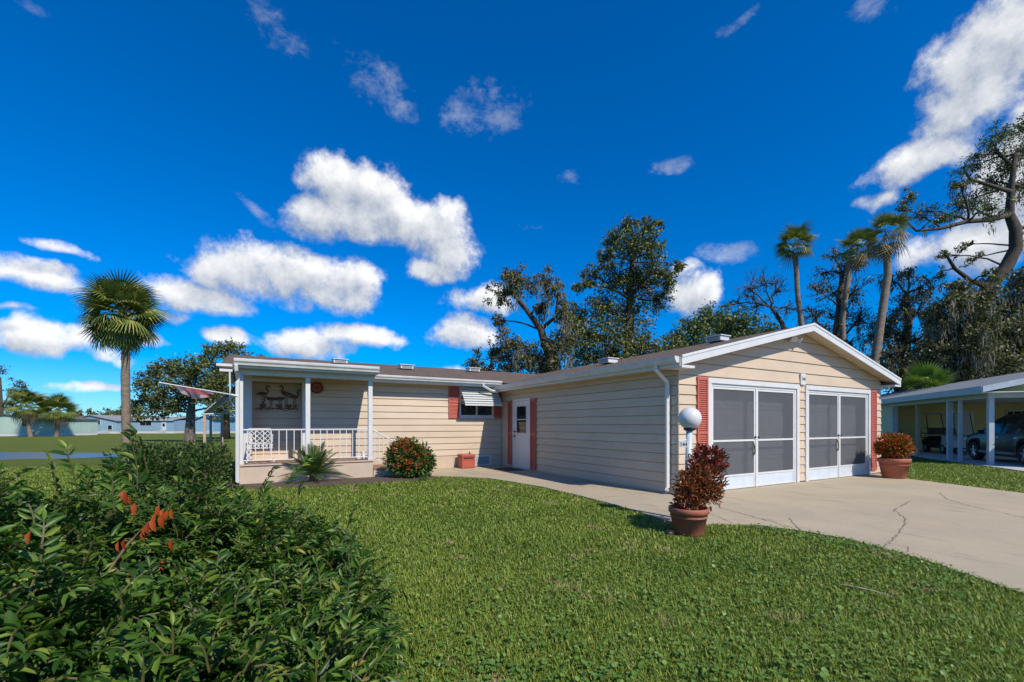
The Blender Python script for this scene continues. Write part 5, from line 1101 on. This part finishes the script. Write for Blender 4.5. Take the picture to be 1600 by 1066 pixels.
def nboards(parent, fixed, a0, a1, mat, axis):
    for i in range(12):
        z0 = .05 + i * .192; t = .02
        v = [(a0, fixed - t, z0), (a1, fixed - t, z0), (a1, fixed - .004, z0 + .19), (a0, fixed - .004, z0 + .19), (a0, fixed + .003, z0), (a1, fixed + .003, z0), (a1, fixed + .003, z0 + .19), (a0, fixed + .003, z0 + .19)]
        if axis == 'x': v = [(q[1], q[0], q[2]) for q in v]
        fs = [(0, 1, 2, 3), (5, 4, 7, 6), (1, 0, 4, 5), (3, 2, 6, 7), (0, 3, 7, 4), (2, 1, 5, 6)]
        MB().add(v, [f[::-1] for f in fs] if axis == 'x' else fs).build('siding_board', mat, parent, keep=False)
nboards(bw, 10.0, .16, W_, 'yellow', 'y'); nboards(sw, -.022, 7.72, 13, 'shade_siding', 'x')
nbx('corner_board', 'post_grey', -.06, .16, 7.56, 7.71, -.05, eh - .06)
rw = nbx('right_wall', 'yellow', W_ - .1, W_ + .1, 6.0, 10, -.1, eh - .06)
d_ = nbx('door', 'white2', 3.1, 4.0, 9.94, 9.975, .02, 2.05); nbx('door_panel', 'white', 3.25, 3.85, 9.925, 9.939, 1.0, 1.9, parent=d_)
w2 = nbx('window', 'white', 5.2, 6.3, 9.93, 9.97, 1.0, 2.1); nbx('pane', 'darkglass', 5.26, 6.24, 9.915, 9.929, 1.06, 2.04, parent=w2)
for k in range(3): nbx('glazing_bar', 'white', 5.45 + k * .28, 5.49 + k * .28, 9.905, 9.914, 1.06, 2.04, parent=w2)
nbx('carport_post', 'post_grey', W_ - .07, W_ + .07, 3.0, 3.14, -.05, eh - .201)
sb = B(-.3, W_ + .3, -8, 10, -.05, .03).build('carport_slab', 'ngrey'); sb.location = NB; sb.rotation_euler = (0, 0, NR); tag(sb, kind='structure')
# wheels shared by both vehicles
def wheel(root, x, y, r, w, side, spokes=5):
    t = MB(); prof = [(-w / 2, r * .62), (-w / 2, r * .9), (-w * .38, r), (w * .38, r), (w / 2, r * .9), (w / 2, r * .62)]; n = 28; vs = [(x + a, y + q * math.cos(2 * math.pi * j / n), r + q * math.sin(2 * math.pi * j / n)) for a, q in prof for j in range(n)]
    k = len(prof); t.add(vs, [(i * n + j, i * n + (j + 1) % n, ((i + 1) % k) * n + (j + 1) % n, ((i + 1) % k) * n + j) for i in range(k) for j in range(n)]); wh = t.build('wheel', 'rubber', root, smooth=False, keep=False)
    m = MB(); o = side * w * .40; m.tube([(x + o, y, r), (x + o + side * .02, y, r)], r * .16, 12)
    for j in range(spokes):
        a = 2 * math.pi * j / spokes + .3; m.tube([(x + o, y + r * .1 * math.cos(a), r + r * .1 * math.sin(a)), (x + o - side * .005, y + r * .58 * math.cos(a), r + r * .58 * math.sin(a))], [r * .12, r * .10], 6)
    m.tube([(x + o - side * .02, y, r), (x + o - side * .03, y, r)], r * .6, 24)
    rim = [(x + o, y + q * math.cos(2 * math.pi * j / n), r + q * math.sin(2 * math.pi * j / n)) for q in (r * .56, r * .645) for j in range(n)]; m.add(rim, [(j, (j + 1) % n, n + (j + 1) % n, n + j) for j in range(n)])
    m.build('rim', 'alloy', wh, keep=False); MB().tube([(x + o - side * .028, y, r), (x + o - side * .012, y, r)], r * .57, 20).build('brake_well', 'blacktrim', wh, keep=False)
def suv():
    p = Vector((20.8, 5.2, .03)) + Vector((.629, -.777, 0)) * 1.62 + Vector((.777, .629, 0)) * 1.2; root = thing('suv', 'shiny black sport utility vehicle parked nose in under the carport', 'car', p, NR)
    L = 4.5; wy = (-1.40, 1.38); wr = .345
    top = [(-2.25, .80), (-2.22, 1.05), (-2.12, 1.35), (-1.9, 1.62), (-1.4, 1.69), (-.5, 1.71), (.1, 1.68), (.45, 1.56), (.80, 1.30), (1.10, 1.06), (1.5, 1.01), (1.95, .93), (2.18, .80), (2.25, .62)]
    ty = [a for a, b in top]; tz = [b for a, b in top]; ys = sorted(set(list(np.linspace(-2.25, 2.25, 64)) + [w + d for w in wy for d in (-.41, -.405, .405, .41)]))
    belt = lambda y: float(np.interp(y, [-2.25, -2, 1.0, 2.25], [1.0, 1.02, .98, .80])); half = lambda y: .90 * float(np.interp(abs(y), [0, 1.6, 2.05, 2.25], [1, 1, .93, .74]))
    def sec(y):
        zt = float(np.interp(y, ty, tz)); bz = min(belt(y), zt - .02); zb = .27
        for w in wy:
            if abs(y - w) < .408: zb = max(zb, wr + math.sqrt(max(0, .408 ** 2 - (y - w) ** 2)))
        h = half(y); zb = min(zb, bz - .02); tum = (zt - bz) * .30; rw = max(.2, h - .02 - tum)
        return [(h - .03, zb), (h, max(zb + .004, min(bz - .01, .55))), (h - .005, bz - .08 if bz - .08 > zb + .008 else bz - .005), (h - .03, bz), (rw, zt - .07 * min(1, (zt - bz) / .3)), (rw - .10, zt - .012), (rw * .5, zt + .01), (0, zt + .018)]
    m = MB(); rows = []
    for y in ys:
        s = sec(y); pts = [(x, y, z) for x, z in s] + [(-x, y, z) for x, z in reversed(s[:-1])]; rows.append(len(m.v)); m.v += pts
    k = len(pts)
    for a, b in zip(rows, rows[1:]): m.f += [(a + i, a + i + 1, b + i + 1, b + i) for i in range(k - 1)]
    m.f += [tuple(rows[0] + i for i in range(k)), tuple(rows[-1] + i for i in range(k))[::-1]]; body = m.build('body', 'blackpaint', root, smooth=True, keep=False)
    import bmesh
    bm = bmesh.new(); bm.from_mesh(body.data); bmesh.ops.recalc_face_normals(bm, faces=bm.faces); bm.to_mesh(body.data); bm.free()
    MB().box(-.80, .80, -2.1, 2.1, .22, .62).build('underbody', 'blacktrim', root, keep=False)
    def sx(y, z):
        s = sec(y)
        for (x0, z0), (x1, z1) in zip(s[:5], s[1:6]):
            if z0 <= z <= z1 and z1 > z0: return x0 + (x1 - x0) * (z - z0) / (z1 - z0)
        return s[4][0]
    for sd in (-1, 1):
        for (yl, yh, tl, th) in ((-1.95, -1.22, .06, .05), (-1.12, -.22, .05, .05), (-.12, .92, .05, .05)):
            vs = []; fs = []; cols = np.linspace(yl, yh, 8)
            for y in cols:
                zb_ = belt(y) + .035; zt_ = float(np.interp(y, ty, tz)) - .12
                zt_ = max(zt_, zb_ + .01)
                for f in (0, .5, 1): z = zb_ + (zt_ - zb_) * f; vs.append((sd * (sx(y, z) + .006), y, z))
            for i in range(7):
                for j in range(2): fs.append((i * 3 + j, i * 3 + j + 1, i * 3 + j + 4, i * 3 + j + 3))
            MB().add(vs, fs).build('side_window', 'darkglass', root, keep=False)
        for yy in (-1.17, -.17, .98): MB().tube([(sd * (sx(yy, z) + .001), yy, z) for z in (.38, .6, .8, .95)], .005, 4).build('door_gap', 'blacktrim', root, keep=False)
        for yy in (-1.0, -.05): MB().obox((sd * (sx(yy, .86) + .015), yy, .88), .03, .16, .028).build('door_handle', 'alloy', root, keep=False)
        MB().obox((sd * .99, .72, 1.06), .18, .10, .14).build('mirror', 'blackpaint', root, bevel=.03, keep=False)
        MB().tube([(sd * .915, -.95, .36), (sd * .915, .95, .36)], .05, 6).build('sill_trim', 'alloy', root, keep=False)
        MB().tube([(sd * .62, -1.8, 1.72), (sd * .63, -1.7, 1.77), (sd * .63, -.1, 1.78), (sd * .62, .1, 1.71)], .018, 6).build('roof_rail', 'alloy', root, keep=False)
        MB().obox((sd * .70, 2.10, .78), .30, .16, .13, Matrix.Rotation(sd * -.3, 3, 'Z')).build('headlight', 'head_lamp', root, bevel=.03, keep=False)
        MB().obox((sd * .80, -2.14, 1.0), .12, .14, .26).build('tail_light', 'red_lamp', root, bevel=.02, keep=False)
        for y in wy: wheel(root, sd * .80, y, wr, .22, sd)
    vs = [(sd * .60, .10 + .0, 1.655) for sd in (-1, 1)] + [(sd * .70, 1.02, 1.11) for sd in (1, -1)]
    MB().add([(-.55, .22, 1.665), (.55, .22, 1.665), (.66, 1.06, 1.115), (-.66, 1.06, 1.115)], [(0, 1, 2, 3)]).build('windscreen', 'darkglass', root, keep=False)
    MB().add([(-.58, -2.13, 1.36), (.58, -2.13, 1.36), (.52, -1.94, 1.60), (-.52, -1.94, 1.60)], [(0, 1, 2, 3)]).build('rear_window', 'darkglass', root, keep=False)
    MB().obox((0, -2.22, .52), 1.5, .14, .22).build('rear_bumper', 'blacktrim', root, bevel=.04, keep=False); MB().obox((0, 2.2, .50), 1.45, .14, .2).build('front_bumper', 'blacktrim', root, bevel=.04, keep=False)
suv()
def cart():
    p = Vector((20.8, 5.2, .03)) + Vector((.629, -.777, 0)) * 1.9 + Vector((.777, .629, 0)) * 7.2; root = thing('golf_cart', 'white and black golf cart parked at the back of the carport', 'golf cart', p, NR + math.pi)
    def bb(n, mt_, *a, bevel=.0): return MB().box(*a).build(n, mt_, root, bevel=bevel, keep=False)
    bb('chassis', 'blacktrim', -.52, .52, -1.1, 1.1, .24, .36)
    m = MB(); m.prism([(-.56, 1.22, .30), (-.56, 1.20, .62), (-.56, 1.05, .80), (-.56, .72, .88), (-.56, .66, .36), (-.56, .70, .30)], (1.12, 0, 0)); m.build('front_cowl', 'cartwhite', root, bevel=.04, keep=False)
    m = MB(); m.prism([(-.56, .05, .34), (-.56, -.02, .60), (-.56, -.85, .66), (-.56, -1.16, .60), (-.56, -1.12, .36)], (1.12, 0, 0)); m.build('rear_body', 'blacktrim', root, bevel=.04, keep=False)
    bb('seat', 'blacktrim', -.52, .52, -.50, .02, .66, .80, bevel=.03); MB().obox((0, -.56, 1.0), 1.02, .10, .30, Matrix.Rotation(.15, 3, 'X')).build('backrest', 'blacktrim', root, bevel=.03, keep=False)
    bb('cargo_bed', 'blacktrim', -.5, .5, -1.35, -.66, .67, .72); m = MB(); m.tube([(-.5, -.68, .9), (-.5, -1.35, .9), (.5, -1.35, .9), (.5, -.68, .9)], .018, 6); [m.tube([(a, b, .72), (a, b, .9)], .014, 5) for a, b in ((-.5, -1.35), (.5, -1.35), (-.5, -.9), (.5, -.9))]; m.tube([(-.5, -1.35, .9), (-.5, -1.35, 1.15), (.5, -1.35, 1.15), (.5, -1.35, .9)], .014, 5); m.build('bed_rail', 'blacktrim', root, keep=False)
    for sx in (-1, 1):
        MB().tube([(sx * .50, .86, .84), (sx * .50, .55, 1.82)], .018, 6).build('roof_strut', 'blacktrim', root, keep=False); MB().tube([(sx * .50, -.62, .70), (sx * .50, -.80, 1.82)], .018, 6).build('roof_strut', 'blacktrim', root, keep=False)
        MB().sphere((sx * .38, 1.19, .62), .07, .03, .05).build('headlight', 'head_lamp', root, smooth=True, keep=False)
        for y in (.80, -.80): wheel(root, sx * .48, y, .225, .17, sx, 6)
        MB().tube([(sx * .53, .80 + .30 * math.cos(t), .225 + .30 * math.sin(t)) for t in np.linspace(.1, 3.0, 10)], .03, 5).build('fender', 'blacktrim', root, keep=False)
    bb('roof', 'post_grey', -.58, .58, -1.0, .75, 1.82, 1.87, bevel=.02)
    MB().add([(-.48, .84, .90), (.48, .84, .90), (.48, .57, 1.78), (-.48, .57, 1.78)], [(0, 1, 2, 3)]).build('windscreen', 'clear', root, keep=False)
    m = MB(); m.tube([(.24 + .17 * math.cos(t), .50 + .08 * math.sin(t), 1.02 + .15 * math.sin(t)) for t in np.linspace(0, 2 * math.pi, 18)], .014, 6); m.tube([(.24, .70, .82), (.24, .50, 1.02)], .018, 6); m.build('steering_wheel', 'blacktrim', root, keep=False)
cart()

# ------------------------------------------------------------------ houses across the pond
def wallmat(n, c): M[n] = pm(n, c, tuple(x * .9 for x in c), .6, .6); return n
M['far_roof'] = pm('far_roof', (.30, .30, .30), (.23, .23, .23), 2, .8); M['far_roof_brown'] = pm('far_roof_brown', (.17, .14, .12), (.13, .11, .10), 2, .9); M['blue_roof'] = pm('blue_roof', (.03, .07, .20), None, 2, .5)
def far_house(label, x0, x1, D, zb, eave, ridge, col, gable=True, windows=(), roof='far_roof', awning=None, depth=9, doors=()):
    s = D / FPX; c = P((x0 + x1) / 2, HZ, D); W = (x1 - x0) * s; root = thing('mobile_home', label, 'house', (c.x, c.y, zb), R(-YAW), 'homes across the pond')
    def bb(n, mt_, *a, parent=root): return MB().box(*a).build(n, mt_, parent, keep=False)
    h = eave; bb('skirt', 'white', -W / 2 + .02, W / 2 - .02, .03, depth, -.3, .5); bb('wall', col, -W / 2, W / 2, 0, depth, .5, h)
    if gable:
        m = MB(); m.prism([(-W / 2, .0, h), (W / 2, .0, h), (0, .0, ridge)], (0, depth, 0)); m.build('gable', col, root, keep=False)
        for q in (-1, 1): m = MB(); m.prism([(q * (W / 2 + .3), -.3, h - .05), (0, -.3, ridge + .02), (0, -.3, ridge + .16), (q * (W / 2 + .3), -.3, h + .09)], (0, depth + .6, 0)); m.build('roof', roof, root, keep=False)
    else:
        for a, b_ in ((0, 1), (1, 0)):
            y0, y1 = (-.35, depth / 2) if a == 0 else (depth / 2, depth + .35); z0, z1 = (h, ridge) if a == 0 else (ridge, h)
            m = MB(); m.prism([(-W / 2 - .2, y0, z0 - .02), (-W / 2 - .2, y1, z1 - .02), (-W / 2 - .2, y1, z1 + .10), (-W / 2 - .2, y0, z0 + .10)], (W + .4, 0, 0)); m.build('roof', roof, root, keep=False)
    bb('fascia', 'white', -W / 2 - .1, W / 2 + .1, -.38, -.36, h - .08, h + .10) if not gable else None
    for (wx, wy, ww, wh) in windows:
        cx = (wx - (x0 + x1) / 2) * s; cz = CAMH + (HZ - wy) * s - zb; w = bb('window', 'white', cx - ww / 2 - .08, cx + ww / 2 + .08, -.05, -.003, cz - wh / 2 - .08, cz + wh / 2 + .08); n = max(1, int(ww / 1.0))
        for k in range(n): bb('pane', 'darkglass', cx - ww / 2 + k * ww / n + .03, cx - ww / 2 + (k + 1) * ww / n - .03, -.07, -.051, cz - wh / 2, cz + wh / 2, parent=w)
    for dx in doors: cx = (dx - (x0 + x1) / 2) * s; d = bb('door', 'white', cx - .5, cx + .5, -.05, -.003, .5, 2.5); bb('pane', 'darkglass', cx - .25, cx + .25, -.07, -.051, 1.5, 2.2, parent=d)
    if awning:
        a0, a1 = [(q - (x0 + x1) / 2) * s for q in awning]; m = MB(); m.prism([(a0, -.02, h - .2), (a0, -2.0, h - 1.0), (a0, -2.0, h - .9), (a0, -.02, h - .1)], (a1 - a0, 0, 0)); m.build('awning', 'white', root, keep=False)
        for q in (a0 + .1, a1 - .1): bb('awning_post', 'white', q - .05, q + .05, -1.95, -1.85, -.2, h - 1.0)
    m = MB(); bb('air_conditioner', 'post_grey', W * .3, W * .3 + .9, -1.2, -.4, -.1, .75)
far_house('pale green home behind the squat palms across the pond', -60, 78, 78, -.7, 3.0, 3.75, wallmat('green_wall', (.44, .58, .50)), True, [(40, 660, 1.2, 1.3), (-10, 661, 1.6, 1.2)], 'far_roof_brown')
far_house('narrow cream home between the two squat palms and the blue gable', 72, 99, 108, -.6, 3.0, 3.6, wallmat('cream_wall', (.58, .55, .45)), False, [(90, 662, 1.2, 1.2)])
far_house('light blue home with wide gable left of the palm trunk', 100, 182, 98, -.6, 2.75, 3.95, wallmat('blue_wall', (.27, .44, .55)), True, [(134, 661, 1.1, 1.2), (155, 660, .5, .9), (172, 668, .9, .9)], 'far_roof', (101, 122))
far_house('long grey blue home right of the palm trunk', 184, 272, 100, -.6, 2.95, 3.7, wallmat('greyblue_wall', (.26, .40, .52)), False, [(228, 661, 2.6, 1.1), (195, 661, 1.2, 1.1)], 'far_roof', doors=(256,))
far_house('short blue home with pale shed panel behind the oak trunk', 273, 303, 104, -.6, 2.9, 3.5, wallmat('blue_wall_b', (.25, .42, .58)), False, [(276, 660, .5, 1.1)], 'far_roof')
far_house('blue home with dark blue roof edge right of the oak trunk', 304, 334, 96, -.6, 2.9, 3.7, wallmat('blue_wall_c', (.24, .42, .60)), True, [(319, 662, .6, 1.2)], 'blue_roof')
